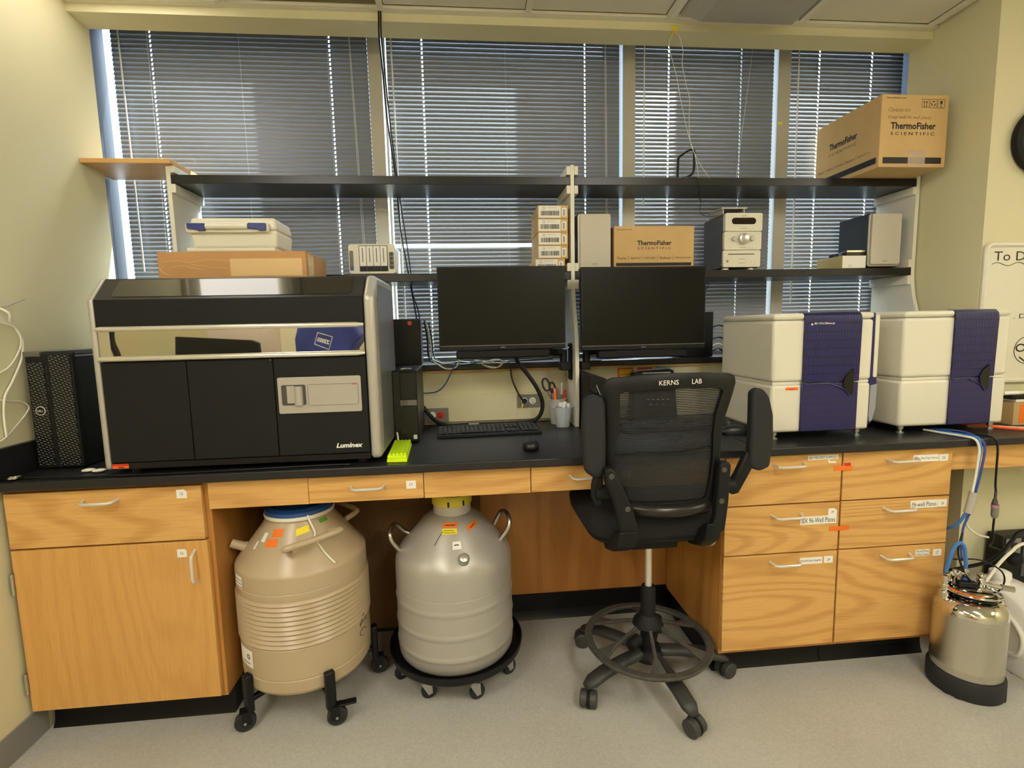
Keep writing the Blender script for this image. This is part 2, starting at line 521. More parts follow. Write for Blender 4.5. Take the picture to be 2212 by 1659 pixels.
struct(MB().box(-4.3, -4.2, -2.7, 1.15, 0, 2.95).build('wall_far_left', 'wall'), 'cream wall at the far end of the room')
struct(MB().box(4.2, 4.3, -2.7, 1.957, 0, 2.95).build('wall_far_right', 'wall'), 'cream wall closing the room beyond the pier')
struct(MB().box(WL, WR, YS0, YW-0.002, 2.632, 2.95).build('trim_soffit', 'wall'), 'cream soffit above the windows', 'soffit')
struct(MB().box(-1.90, 2.29, YW, 2.62, 2.80, 2.95).build('trim_window_head', 'jamb'), 'grey head of the window recess', 'trim')
s = MB().prism([(-1.54, 2.372), (2.285, 2.372), (2.285, 2.6195), (-1.84, 2.6195), (-1.84, 2.526), (-1.54, 2.526)], 'Z', 1.174, 1.203).build('trim_window_sill', 'black_top', bevel=0.003)
struct(s, 'black window sill ledge behind the monitors', 'window sill')
struct(MB().box(-1.54, 2.285, 2.384, 2.41, 1.1635, 1.1735).build('trim_sill_batten', 'board'), 'thin tan batten under the black sill', 'trim')
struct(MB().box(WL, WL+0.007, 1.15, 1.775, 0, 0.102).build('baseboard_left', 'basekick', bevel=0.002), 'grey vinyl baseboard')
struct(MB().box(WR, 4.2, 1.949, 1.957, 0, 0.10).build('baseboard_right', 'basekick', bevel=0.002), 'grey vinyl baseboard under the pier')

struct(MB().box(-2.3, -1.86, 2.523, 2.62, 0, 2.95).build('trim_window_side', 'jamb'), 'outer side of the window opening', 'trim')

# ceiling: grid, tiles
ce = sempty('ceiling', (0, 0, ZC), 'suspended ceiling of white tiles in a metal grid')
MB().box(-4.3, 4.3, -2.8, YS0, 2.74, 2.95).build('ceiling_deck', 'ceil', ce)
gx = [-0.905+0.605*k for k in range(-5, 9)]
gy = [2.238-0.605*k for k in range(0, 9)]
g = MB()
for x in gx:
    g.box(x-0.012, x+0.012, -2.7, YS0, ZC, ZC+0.012)
for i, a in enumerate(gx[:-1]):
    for y in gy:
        g.box(a+0.0121, gx[i+1]-0.0121, y-0.012, y+0.012, ZC, ZC+0.012)
g.build('grid_bar', 'tbar', ce)['kind'] = 'stuff'
LIGHTS = [(-1.2075, 1.9355, 0), (1.2125, 1.9355, 0), (3.63, 1.9355, 0), (-3.63, -0.182, 1), (-1.2075, -0.182, 1), (1.2125, -0.182, 1), (3.63, -0.182, 1), (-1.2075, -1.997, 1), (1.2125, -1.997, 1)]   # x, y, long
tile0 = None
for i in range(len(gx)-1):
    for j in range(len(gy)-1):
        cx_, cy_ = (gx[i]+gx[i+1])/2, (gy[j]+gy[j+1])/2
        if any(abs(cx_-lx) < 0.1 and abs(cy_-ly) < (0.62 if lg_ else 0.1) for lx, ly, lg_ in LIGHTS):
            continue
        if tile0 is None:
            tile0 = MB().box(-0.288+cx_, 0.288+cx_, -0.288+cy_, 0.288+cy_, ZC+0.0135, ZC+0.029).build('ceiling_tile', 'ceil', ce)
        else:
            lifted = abs(cx_+0.6025) < 0.1 and j == 0
            inst(tile0, 'ceiling_tile', ce, (cx_, cy_, ZC+(0.022 if lifted else 0.0135)), (0.012, -0.02, 0) if lifted else (0, 0, 0))
MB().box(WL, WR, YS0-0.02, YS0, ZC-0.001, ZC+0.012).build('wall_angle', 'tbar', ce)

# recessed ceiling lamps: white frame and a hanging perforated basket; the one over the chair is off
M['lit'] = mat('lit_perforated_basket', (255, 249, 238), 0.5, emit=LAMP)
M['dim'] = mat('dim_perforated_basket', (255, 249, 238), 0.5, emit=LAMP*0.24)
def ceiling_light(x, y, label, lit=True, hy=0.588):
    t = thing('ceiling_light', label, 'ceiling light', (x, y, ZC), 'recessed ceiling lamps')
    hx = 0.285
    MB().box(x-hx, x+hx, y-hy, y+hy, ZC+0.02, ZC+0.062).build('housing', 'tbar', t)
    for s_ in (-1, 1):
        MB().box(x+s_*hx-0.010, x+s_*hx+0.010, y-hy, y+hy, ZC-0.003, ZC+0.0195).build('side_rail', 'white', t)
        MB().box(x-hx+0.0105, x+hx-0.0105, y+s_*hy-0.010, y+s_*hy+0.010, ZC-0.003, ZC+0.0195).build('end_rail', 'white', t)
    def ring(wx, wy, z):
        return [(x-wx, y-wy, z), (x+wx, y-wy, z), (x+wx, y+wy, z), (x-wx, y+wy, z)]
    k_ = 0.72 if lit else 1.0
    dz = 0.010 if (lit and hy < 0.4) else 0.062
    MB().loft([ring(0.13, hy-0.118, ZC-dz), ring(0.20, hy-0.073, ZC-dz*0.9), ring(0.268*k_, hy-0.02, ZC+0.004), ring(0.268*k_, hy-0.02, ZC+0.012)]).build('basket', ('lit' if hy > 0.4 else 'dim') if lit else 'perf', t, smooth=False)
    return t
LAB = ['lit ceiling lamp over the black and silver instrument', 'unlit ceiling lamp with perforated basket above the office chair', 'lit ceiling lamp over the whiteboard pier', 'long lit ceiling lamp at the room end past the tower wall', 'long lit ceiling lamp between the tower wall and the opposite bench', 'long lit ceiling lamp behind the office chair', 'long lit ceiling lamp in the open room before the pier', 'long lit ceiling lamp over the blue-covered microscope', 'long lit ceiling lamp by the opposite wall behind the chair']
for i, (lx, ly, lg_) in enumerate(LIGHTS):
    ceiling_light(lx, ly, LAB[i], lit=i != 1, hy=0.588 if lg_ else 0.285)

# windows: mullions, frames, panes
MULL = [(-0.4065, -0.344), (0.800, 0.863), (1.593, 1.659)]
for a, b in MULL:
    struct(MB().box(a, b, 2.512, 2.625, 1.205, 2.80).box(a, b, 2.6251, 2.88, 0.4, 4.6).build('trim_mullion', 'frame', bevel=0.002), 'grey metal mullion between blinds', 'mullion')
spans = [(-1.85, MULL[0][0]), (MULL[0][1], MULL[1][0]), (MULL[1][1], MULL[2][0]), (MULL[2][1], 2.29)]
for i, (a, b) in enumerate(spans):
    w = sempty('window_%d' % (i+1), ((a+b)/2, 2.60, 1.2), 'tall window behind a venetian blind', 'window')
    fr = MB()
    e = 0.001
    fr.box(a+e, a+0.010, 2.58, 2.615, 1.206, 2.79); fr.box(b-0.010, b-e, 2.58, 2.615, 1.206, 2.79)
    fr.box(a+0.010, b-0.010, 2.58, 2.615, 1.206, 1.235); fr.box(a+0.010, b-0.010, 2.58, 2.615, 2.765, 2.79)
    fr.build('window_frame', 'frame', w)
    MB().box(a+0.008, b-0.008, 2.595, 2.601, 1.23, 2.765).build('pane', 'glass', w)

# the ground and the house across the street, far below and beyond the glass
out = MB().box(-60, 60, 14, 90, -9.2, -9).build('ground_outside', mat('street_concrete', (150, 148, 142), 0.9, var=0.1, vscale=0.3))
struct(out, 'street outside the windows', 'ground')

# ---------------------------------------------------------------- venetian blinds
def slat_mesh(L, holes, tilt):
    """one curved slat, holes cut for the cords; length along x, centred"""
    m = MB()
    hw = 0.0125
    ks = [-1, -0.55, 0.55, 1]
    ys = [(k*hw, 0.0022*(1-k*k)) for k in ks]
    c, s_ = math.cos(tilt), math.sin(tilt)
    xs = sorted({-L/2, L/2, *[h+d for h in holes for d in (-0.0032, 0.0032)]})
    P = []
    for x in xs:
        for (w, h) in ys:
            # w>0 towards the window and up, w<0 towards the room and down
            P.append((x, w*c-h*s_, w*s_+h*c))
    F = []
    for i in range(len(xs)-1):
        mid = (xs[i]+xs[i+1])/2
        hole = any(abs(mid-h) < 0.003 for h in holes)
        for k in range(3):
            if hole and k == 1:
                continue
            a = i*4+k
            F.append((a, a+4, a+5, a+1))
    m.add(P, F)
    return m
PITCH_S = 0.0195
TILT = math.radians(71)
def blind(x0, x1, ladders, mid, label, skip=(), wand=None, cords=(), wand_len=0.9):
    xc = (x0+x1)/2
    t = thing('venetian_blind', label, 'blind', (xc, YB, 1.206), 'venetian blinds')
    holes = [l-xc for l in ladders]
    m = slat_mesh(x1-x0, holes, TILT)
    first = None
    zb, zt = 1.235, 2.752
    n = int((zt-zb)/PITCH_S)
    for i in range(n):
        if i in skip:
            continue
        z = zb+0.012+i*PITCH_S
        if first is None:
            first = m.build('slat', 'slat', t, shift=False)
            first.location = Vector((xc, YB, z))-WPOS[t]
        else:
            inst(first, 'slat', t, (xc, YB, z), (random.uniform(-0.012, 0.012), 0, 0))
    MB().box(x0, x1, YB-0.014, YB+0.014, 1.207, 1.229).build('bottom_rail', 'slat', t, bevel=0.002)
    MB().box(x0, x1, YB-0.016, YB+0.016, 2.757, 2.795).build('head_rail', 'slat', t)
    for l in mid:
        MB().tube([(l, YB-0.0155, 1.215), (l, YB-0.0155, 2.76)], 0.0006, 5).build('ladder_cord', 'cord', t)
    for l in ladders:
        MB().tube([(l-0.006, YB-0.0155, 1.215), (l-0.006, YB-0.0155, 2.76)], 0.0007, 5).build('ladder_cord', 'cord', t)
        MB().tube([(l, YB+0.001, 1.215), (l, YB+0.001, 2.76)], 0.0006, 5).build('lift_cord', 'cord', t)
    if wand:
        MB().tube([(wand[0], YB-0.022, 2.76), (wand[1], YB-0.022, 2.76-wand_len)], 0.0035, 8).build('tilt_wand', 'clear' if False else 'cord', t)
    for c in cords:
        MB().tube([(c[0], YB-0.019, 2.76), (c[1], YB-0.019, c[2])], 0.0011, 5).build('pull_cord', 'cord', t)
    return t
blind(-1.518, -0.409, [-1.353, -0.578], [-0.97], 'venetian blind behind the oak board and the carrying case', wand=(-1.475, -1.462), cords=[(-0.487, -0.468, 1.72), (-0.483, -0.46, 1.72)], wand_len=1.1)
blind(-0.322, 0.786, [-0.158, 0.615], [0.23], 'venetian blind with one open gap behind the stacked barcode boxes', skip=(27,), wand=(-0.297, -0.285), cords=[(0.71, 0.715, 1.9), (0.715, 0.722, 1.9)], wand_len=1.36)
blind(0.866, 1.577, [1.035, 1.407], [], 'venetian blind behind the silver stereo and loop antenna', wand=(0.905, 0.905), cords=[(1.46, 1.375, 1.99)], wand_len=0.8)
blind(1.664, 2.27, [1.818, 2.10], [], 'venetian blind behind the big cardboard box on the top shelf', wand=(1.695, 1.70), wand_len=1.3)

# ================================================================== BENCH
F0 = 1.705            # face of the drawer fronts
CF = 1.724            # face of the cabinet carcasses
def pull(parent, x, z, w=0.108, vert=False):
    """arched bar pull"""
    y0, y1 = F0, F0-0.030
    if vert:
        pts = [(x, y0, z-w/2), (x, y1+0.004, z-w/2+0.012), (x, y1, z-w/2+0.022), (x, y1, z+w/2-0.022), (x, y1+0.004, z+w/2-0.012), (x, y0, z+w/2)]
    else:
        pts = [(x-w/2, y0, z+0.006), (x-w/2+0.008, y1+0.006, z+0.001), (x-w/2+0.02, y1, z), (x+w/2-0.02, y1, z), (x+w/2-0.008, y1+0.006, z+0.001), (x+w/2, y0, z+0.006)]
    return MB().tube(pts, 0.005, 8).build('handle', 'handle', parent)

def sticker(parent, x0, x1, z0, z1, s=None, y=F0, tw=0.8, th=0.5, ink='ink', name='label_sticker', card='paper', cut=0.0, lines=None):
    m = MB()
    if cut:
        m.prism([(x0, z0), (x1, z0), (x1, z1-cut), (x1-cut, z1), (x0, z1)], 'Y', y-0.0006, y)
    else:
        m.box(x0, x1, y-0.0006, y, z0, z1)
    m.m(1)
    for i, l in enumerate(lines or ([s] if s else [])):
        n = len(lines) if lines else 1
        hh = (z1-z0)*th/n
        zc = z1-(z1-z0)*(i+0.5)/n
        m.text(l, ((x0+x1)/2, y-0.0009, zc-hh/2), X_, Z_, w=(x1-x0)*tw, h=hh, center=True)
    return m.build(name, [card, ink], parent, smooth=False)

def front(parent, name, x0, x1, z0, z1, m='oak'):
    return MB().box(x0, x1, F0, CF, z0, z1).build(name, m, parent, bevel=0.002)

# base cabinet with drawer and door
cab = thing('base_cabinet', 'oak base cabinet with one drawer above one door by the side wall', 'cabinet', (-1.19, 2.0, 0))
MB().box(-1.492, -0.869, CF+0.0005, 2.36, 0.104, 0.884).build('carcass', 'oakside', cab, bevel=0.0015)
tk = MB().box(-1.488, -0.874, 1.785, 2.34, 0.0, 0.1035).build('toe_kick', 'base', cab)
MB().prism([(1.785, 0.0), (1.785, 0.045), (1.780, 0.018), (1.770, 0.0)], 'X', -1.488, -0.874).build('cove_base', 'base', cab)
d = front(cab, 'drawer', -1.491, -0.888, 0.687, 0.872)
pull(d, -1.199, 0.834)
sticker(d, -0.965, -0.933, 0.831, 0.861, '15', cut=0.008, tw=0.3, th=0.32)
d = front(cab, 'door', -1.491, -0.883, 0.116, 0.681, 'oakv')
pull(d, -0.924, 0.595, 0.112, vert=True)
sticker(d, -0.981, -0.951, 0.628, 0.656, '16', cut=0.006, tw=0.3, th=0.32)
for z in (0.57, 0.22):
    m = MB().box(-1.4975, -1.4915, F0-0.006, CF, z-0.034, z+0.034)
    m.cyl((-1.494, F0-0.004, z-0.036), (-1.494, F0-0.004, z+0.036), 0.005, seg=10)
    m.build('hinge', 'zinc', d)

# two drawer cabinets
def drawer_cabinet(x0, x1, label, rows):
    c = thing('drawer_cabinet', label, 'cabinet', ((x0+x1)/2, 2.0, 0), 'three-drawer oak cabinets')
    MB().box(x0+0.0005, x1-0.0005, CF+0.0005, 2.36, 0.104, 0.884).build('carcass', 'oakside', c, bevel=0.001)
    MB().box(x0+0.001, x1-0.001, 1.785, 2.34, 0, 0.1035).build('toe_kick', 'base', c)
    MB().prism([(1.785, 0.0), (1.785, 0.045), (1.780, 0.018), (1.770, 0.0)], 'X', x0+0.001, x1-0.001).build('cove_base', 'base', c)
    out = []
    for z0, z1 in rows:
        out.append(front(c, 'drawer', x0+0.003, x1-0.003, z0, z1))
    return c, out
rows = [(0.695, 0.879), (0.504, 0.690), (0.125, 0.499)]
c1, dr = drawer_cabinet(0.930, 1.3865, 'oak drawer cabinet beside the kneehole with a long typed plate label', rows)
for d, z in zip(dr, (0.842, 0.648, 0.466)):
    pull(d, 1.172, z, 0.118)
sticker(dr[0], 1.249, 1.367, 0.857, 0.873, 'BD MELODY SUPPLIES', tw=0.92, th=0.6)
sticker(dr[1], 1.229, 1.373, 0.609, 0.640, 'ISX 96-Well Plates', tw=0.93, th=0.62)
sticker(dr[1], 1.339, 1.373, 0.640, 0.667, '29', tw=0.3, th=0.35, cut=0.009)
sticker(dr[2], 1.235, 1.324, 0.453, 0.479, 'PhaseStream Supplies', tw=0.9, th=0.4)
sticker(dr[2], 1.331, 1.367, 0.453, 0.480, '24', tw=0.32, th=0.38)
# torn white corner of a peeled label
MB().prism([(1.327, 0.853), (1.331, 0.843), (1.360, 0.842), (1.360, 0.848), (1.337, 0.849), (1.334, 0.856)], 'Y', F0-0.0006, F0).build('label_scrap', 'paper', dr[0])
c2, dr = drawer_cabinet(1.3875, 1.836, 'oak drawer cabinet behind the steel pressure vessel', rows)
for d, z in zip(dr, (0.842, 0.652, 0.462)):
    pull(d, 1.622, z, 0.122)
sticker(dr[0], 1.672, 1.775, 0.830, 0.856, 'Arrays, Flow Tests, Stereos', tw=0.94, th=0.4)
sticker(dr[0], 1.778, 1.815, 0.829, 0.855, '25', tw=0.32, th=0.4)
sticker(dr[1], 1.673, 1.785, 0.648, 0.678, '96-well Plates', tw=0.9, th=0.6)
sticker(dr[1], 1.787, 1.824, 0.649, 0.677, '26', tw=0.32, th=0.4)
sticker(dr[2], 1.707, 1.766, 0.455, 0.481, lines=['96-well Plates', '& Plate Covers'], tw=0.88, th=0.7)
sticker(dr[2], 1.781, 1.817, 0.452, 0.479, '27', tw=0.32, th=0.4, cut=0.004)
def tape_on_fronts(x0, x1, z0, z1, label, m='orange', tilt=0.0):
    t = MB()
    n = 8
    for k in range(n):
        a, b = x0+(x1-x0)*k/n, x0+(x1-x0)*(k+1)/n
        za = tilt*(k/n-0.5); w = 0.001*math.sin(k*2.1)
        t.box(a, b, F0-0.0016, F0-0.0008, z0+za+w, z1+za+w)
    return tag(t.build('adhesive_tape', m), label, 'tape', 'strips of orange tape across the drawers')
tape_on_fronts(1.352, 1.427, 0.811, 0.829, 'orange tape bridging the two top drawers', tilt=-0.003)
tape_on_fronts(1.346, 1.424, 0.579, 0.596, 'orange tape bridging the two middle drawers')
tag(MB().box(1.393, 1.419, F0-0.0007, F0-0.0001, 0.828, 0.840).build('adhesive_label', 'red'), 'small red label above the orange tape on top drawer', 'label')

# apron with shallow drawers over the kneehole
ap = thing('bench_apron', 'oak apron with two shallow drawers over the kneehole', 'apron', (0.03, 1.72, 0.786))
for a, b in ((-0.868, -0.545), (-0.157, 0.214), (0.60, 0.929)):
    MB().box(a, b, F0+0.004, CF+0.002, 0.787, 0.879).build('rail', 'oak', ap, bevel=0.001)
d17 = MB().box(-0.543, -0.159, F0, 2.1, 0.789, 0.879).build('drawer', 'oak', ap, bevel=0.0015)
pull(d17, -0.347, 0.838, 0.112)
sticker(d17, -0.217, -0.184, 0.825, 0.853, '17', tw=0.3, th=0.35)
d18 = MB().box(0.2165, 0.598, F0, 2.1, 0.789, 0.879).build('drawer', 'oak', ap, bevel=0.0015)
pull(d18, 0.41, 0.838, 0.112)
sticker(d18, 0.54, 0.573, 0.825, 0.853, '18', tw=0.3, th=0.35)
apr = MB().box(1.838, 2.9, F0+0.015, CF+0.012, 0.787, 0.884).build('bench_apron', 'oak', bevel=0.001)
tag(apr, 'plain oak apron behind the hanging blue hose', 'apron')

# back of the kneehole
kb = thing('kneehole_panel', 'oak back panel of the kneehole on a black plinth', 'panel', (0.03, 2.24, 0))
MB().box(-0.866, 0.928, 2.230, 2.250, 0.118, 0.885).build('panel', 'oakd', kb)
MB().box(-0.866, 0.928, 2.219, 2.245, 0, 0.117).build('plinth', 'base', kb)
MB().prism([(2.219, 0.0), (2.219, 0.04), (2.214, 0.016), (2.205, 0.0)], 'X', -0.866, 0.928).build('cove_base', 'base', kb)
cs = thing('cardboard_sheet', 'folded brown cardboard sheet standing behind the two tanks', 'cardboard', (-0.33, 2.19, 0))
for i, (a, b, y0, y1) in enumerate(((-0.72, -0.40, 2.208, 2.213), (-0.40, -0.07, 2.213, 2.204), (-0.07, 0.045, 2.204, 2.213))):
    MB().prism([(a, y0), (b, y1), (b, y1+0.005), (a, y0+0.005)], 'Z', 0.0, 0.60).build('panel', 'cardside', cs)
    MB().prism([(a, y0-0.004), (b, y1-0.004), (b, y1), (a, y0)], 'Z', 0.6005, 0.70).build('flap', 'cardside', cs)

# worktop in two slabs, splash along the side wall
wt = thing('worktop', 'long black epoxy worktop with a splash strip along the cream wall', 'worktop', (0.4, 1.68, 0.885))
MB().box(WL+0.001, 1.048, 1.68, 2.399, 0.8855, CT).build('slab', 'black_top', wt, bevel=0.004)
MB().prism([(1.050, 1.68), (2.9, 1.68), (2.9, 1.954), (2.163, 1.954), (2.163, 2.399), (1.050, 2.399)], 'Z', 0.8855, CT).build('slab', 'black_top', wt, bevel=0.004)
MB().box(WL+0.001, WL+0.020, 1.69, 2.376, CT+0.0005, 1.018).build('splash', 'black_top', wt, bevel=0.002)

# raceway and outlets on the back wall
rw = thing('cable_raceway', 'cream metal cable raceway along the wall behind the keyboard', 'raceway', (0.35, 2.39, 0.93))
MB().box(-0.86, 0.475, 2.383, 2.3995, 0.926, 1.056).build('channel', 'wall', rw, bevel=0.002)
MB().box(-0.205, -0.088, 2.381, 2.3831, 0.928, 1.052).build('cover_plate', 'wall', rw, bevel=0.001)
MB().box(0.237, 0.354, 2.381, 2.3831, 0.928, 1.050).build('cover_plate', 'wall', rw, bevel=0.001)
def outlet(x0, x1, z0, z1, sockets, label, red=None):
    o = thing('wall_outlet', label, 'outlet', ((x0+x1)/2, 2.381, z0))
    MB().box(x0, x1, 2.3775, 2.3808, z0, z1).build('plate', 'grey', o, bevel=0.0008)
    for i, (sx, cm) in enumerate(sockets):
        zc = (z0+z1)/2
        s_ = MB().lathe([(0.0165, 0), (0.0165, 0.0015), (0.015, 0.002)], (sx, 2.3773, zc), 24, (0, -1, 0)).build('socket', cm, o)
        k = MB()
        k.box(sx-0.007, sx-0.005, 2.3748, 2.3754, zc+0.001, zc+0.009); k.box(sx+0.005, sx+0.007, 2.3748, 2.3754, zc+0.001, zc+0.008)
        k.prism([(sx-0.003, zc-0.009), (sx+0.003, zc-0.009), (sx, zc-0.003)], 'Y', 2.3748, 2.3754)
        k.build('slot', 'ink', s_)
    return o
outlet(-0.203, -0.089, 0.930, 0.996, [(-0.166, 'paper'), (-0.127, 'red')], 'grey outlet plate with one white and one red socket')
outlet(0.240, 0.353, 0.984, 1.048, [(0.275, 'paper'), (0.315, 'paper')], 'grey outlet plate with a plug and a white socket')

# ================================================================== SHELF UNIT
su = thing('shelf_unit', 'black double shelf unit on white panels standing before the windows', 'shelf unit', (0.48, 2.3, CT))
YSH = 2.26
prof = [(2.195, CT+0.001), (2.369, CT+0.001), (2.369, 1.207), (2.492, 1.207), (2.492, 2.072), (YSH, 2.072), (YSH, 1.60), (2.255, 1.53), (2.243, 1.47), (2.222, 1.41), (2.20, 1.34), (2.188, 1.27), (2.185, 1.18), (2.186, 1.02)]
pan = []
for a, b in ((-1.198, -1.181), (0.484, 0.501), (2.1375, 2.155)):
    pan.append(MB().prism([(y, min(z, 2.058) if a < 0 else z) for y, z in prof], 'X', a, b).build('upright_panel', 'white', su, bevel=0.0015))
for i, sides in enumerate(((1,), (-1, 1), (-1,))):
    for s_ in sides:
        x = ((-1.198, -1.181), (0.484, 0.501), (2.1375, 2.155))[i][1 if s_ > 0 else 0]
        for z0, z1 in ((2.030, 2.066), (1.950, 1.985), (1.614, 1.650), (1.534, 1.576)):
            MB().box(min(x, x+s_*0.017), max(x, x+s_*0.017), YSH-0.001, 2.49, z0, min(z1, 2.058) if i == 0 else z1).build('bracket', 'white', pan[i], bevel=0.001)
for a, b in ((-1.180, 0.483), (0.502, 2.137)):
    for z in (1.9865, 1.577):
        MB().box(a, b, YSH, 2.488, z, z+0.0355).build('shelf_board', 'shelf', su, bevel=0.002)
ZL, ZU = 1.6125, 2.022
tag(MB().prism([(-1.505, 2.236), (-1.164, 2.236), (-1.164, 2.475), (-1.535, 2.475), (-1.535, 2.381), (-1.505, 2.379)], 'Z', 2.059, 2.077).build('wooden_board', 'board', bevel=0.001), 'pale wooden board bridging the side wall and the shelf panel', 'board')

# ================================================================== ON THE SHELVES
TF = [('ThermoFisher', 0.055), ('SCIENTIFIC', 0.0)]
def tf_print(m, x0, x1, z0, z1, y):
    """the two-line maker's print, laid on a face that looks at -y"""
    h = z1-z0
    m.text('ThermoFisher', (x0, y, z0+h*0.46), X_, Z_, w=x1-x0, h=h*0.54, bold=0.03)
    m.text('SCIENTIFIC', (x0+0.01*(x1-x0), y, z0), X_, Z_, w=(x1-x0)*0.97, h=h*0.25, bold=0.006, space=1.5)
def tf_row(m, x0, x1, z, y, s=1.0, right=X_):
    words_ = [('Thermo', 0.13), ('applied', 0.13), ('invitrogen', 0.15), ('fisher', 0.15), ('Unity Lab Services', 0.21)]
    L = x1-x0; x = x0
    o = Vector((x0, y, z)) if not isinstance(y, Vector) else y
    pos = 0.0
    for i, (w, f) in enumerate(words_):
        base = o+right*(pos*L)
        m.text(w, base, right, Z_, w=L*f, h=0.011*s)
        pos += f+0.025
        if i < 4:
            b = o+right*(pos*L)
            m.quad(b-Z_*0.004*s, b+right*0.001*s-Z_*0.004*s, b+right*0.001*s+Z_*0.018*s, b+Z_*0.018*s)
            pos += 0.03

# small shipping carton
b = thing('cardboard_box', 'brown cardboard carton with black print between speaker and stereo', 'box', (0.87, 2.35, ZL))
MB().box(0.683, 1.057, 2.266, 2.46, ZL+0.0005, 1.811).build('carton', 'card', b, bevel=0.002)
p = MB(); tf_print(p, 0.79, 0.951, 1.708, 1.747, 2.2655)
tf_row(p, 0.695, 1.045, 1.664, 2.2655)
p.text('thermofisher.com', (0.695, 2.2655, 1.793), X_, Z_, w=0.07, h=0.006)
p.box(0.692, 1.045, 2.2652, 2.2658, ZL+0.022, ZL+0.036)
p.build('print', 'ink', b, smooth=False)

# the long carton overhanging the top shelf
bb = thing('cardboard_box', 'long cardboard carton overhanging the end of the top shelf', 'box', (1.96, 2.3, ZU))
BX0, BX1, BY0, BY1, BZ0, BZ1 = 1.800, 2.112, 2.100, 2.497, ZU+0.001, 2.322
MB().box(BX0, BX1, BY0, BY1, BZ0, BZ1).build('carton', 'card', bb, bevel=0.003)
p = MB()
tf_print(p, 1.846, 2.056, 2.155, 2.208, BY0-0.0006)
p.text('thermofisher.com', (1.822, BY0-0.0006, 2.304), X_, Z_, w=0.09, h=0.007)
for i, x in enumerate((1.985, 2.022, 2.059)):
    z0, z1, w = 2.268, 2.304, 0.033
    y = BY0-0.0006
    for a, c, d_, e in ((x, x+w, z0, z0+0.0015), (x, x+w, z1-0.0015, z1), (x, x+0.0015, z0, z1), (x+w-0.0015, x+w, z0, z1)):
        p.quad((a, y, d_), (c, y, d_), (c, y, e), (a, y, e))
    xc = x+w/2
    if i == 0:
        for dx in (-0.006, 0.006):
            p.quad((xc+dx-0.0012, y, z0+0.008), (xc+dx+0.0012, y, z0+0.008), (xc+dx+0.0012, y, z1-0.013), (xc+dx-0.0012, y, z1-0.013))
            p.add([(xc+dx-0.004, y, z1-0.014), (xc+dx+0.004, y, z1-0.014), (xc+dx, y, z1-0.006)], [(0, 1, 2)])
        p.quad((xc-0.010, y, z0+0.005), (xc+0.010, y, z0+0.005), (xc+0.010, y, z0+0.007), (xc-0.010, y, z0+0.007))
    elif i == 1:
        for k in range(3):
            a0 = PI/2+k*2*PI/3
            q = [(xc+r_*math.cos(a0+t_), y, (z0+z1)/2+r_*math.sin(a0+t_)) for t_, r_ in ((-0.75, 0.008), (0.55, 0.008), (0.55, 0.0125), (-0.75, 0.0125))]
            p.add(q, [(0, 1, 2, 3)])
    else:
        p.add([(xc-0.006, y, z1-0.007), (xc+0.006, y, z1-0.007), (xc+0.004, y, z0+0.018), (xc, y, z0+0.014), (xc-0.004, y, z0+0.018)], [(4, 3, 2, 1, 0)])
        p.quad((xc-0.0008, y, z0+0.006), (xc+0.0008, y, z0+0.006), (xc+0.0008, y, z0+0.016), (xc-0.0008, y, z0+0.016))
        p.quad((xc-0.005, y, z0+0.004), (xc+0.005, y, z0+0.004), (xc+0.005, y, z0+0.006), (xc-0.005, y, z0+0.006))
p.build('print', 'ink', bb, smooth=False)['kind'] = 'stuff'
p = MB()
# long side, looks at -x: letters run from the far end to the near end
xs_ = BX0-0.0006
rv = Vector((0, -1, 0))
p.text('ThermoFisher', (xs_, 2.405, 2.188), rv, Z_, w=0.175, h=0.03, bold=0.03)
p.text('SCIENTIFIC', (xs_, 2.405, 2.160), rv, Z_, w=0.170, h=0.013, space=1.5)
tf_row(p, 0, 0.33, 0, Vector((xs_, 2.48, 2.095)), right=rv)
p.build('print', 'ink', bb, smooth=False)['kind'] = 'stuff'
MB().quad((xs_, 2.49, 2.042), (xs_, 2.115, 2.042), (xs_, 2.115, 2.068), (xs_, 2.49, 2.068)).build('printed_band', 'ink', bb)
MB().box(1.818, 2.092, BY0-0.0008, BY0-0.0003, 2.038, 2.064).build('printed_band', 'ink', bb)
p = MB()
p.text('Opentron', (1.832, BY0-0.0006, 2.246), X_, Z_, w=0.10, h=0.022, shear=0.2)
p.text('Deep well 96 well plates', (1.832, BY0-0.0006, 2.218), X_, Z_, w=0.20, h=0.018, shear=0.2)
p.build('handwriting', 'inkbrown', bb, smooth=False)
MB().box(1.935, 2.015, BY0-0.0012, BY0-0.0009, 2.024, 2.094).build('clear_tape', mat('clear_tape_film', (205, 170, 112), 0.25, alpha=0.35), bb)
tw_ = MB().prism([(1.985, 2.322), (1.998, 2.322), (1.988, 2.352), (1.978, 2.350)], 'Y', 2.18, 2.181).build('tape_end', 'paper', bb)

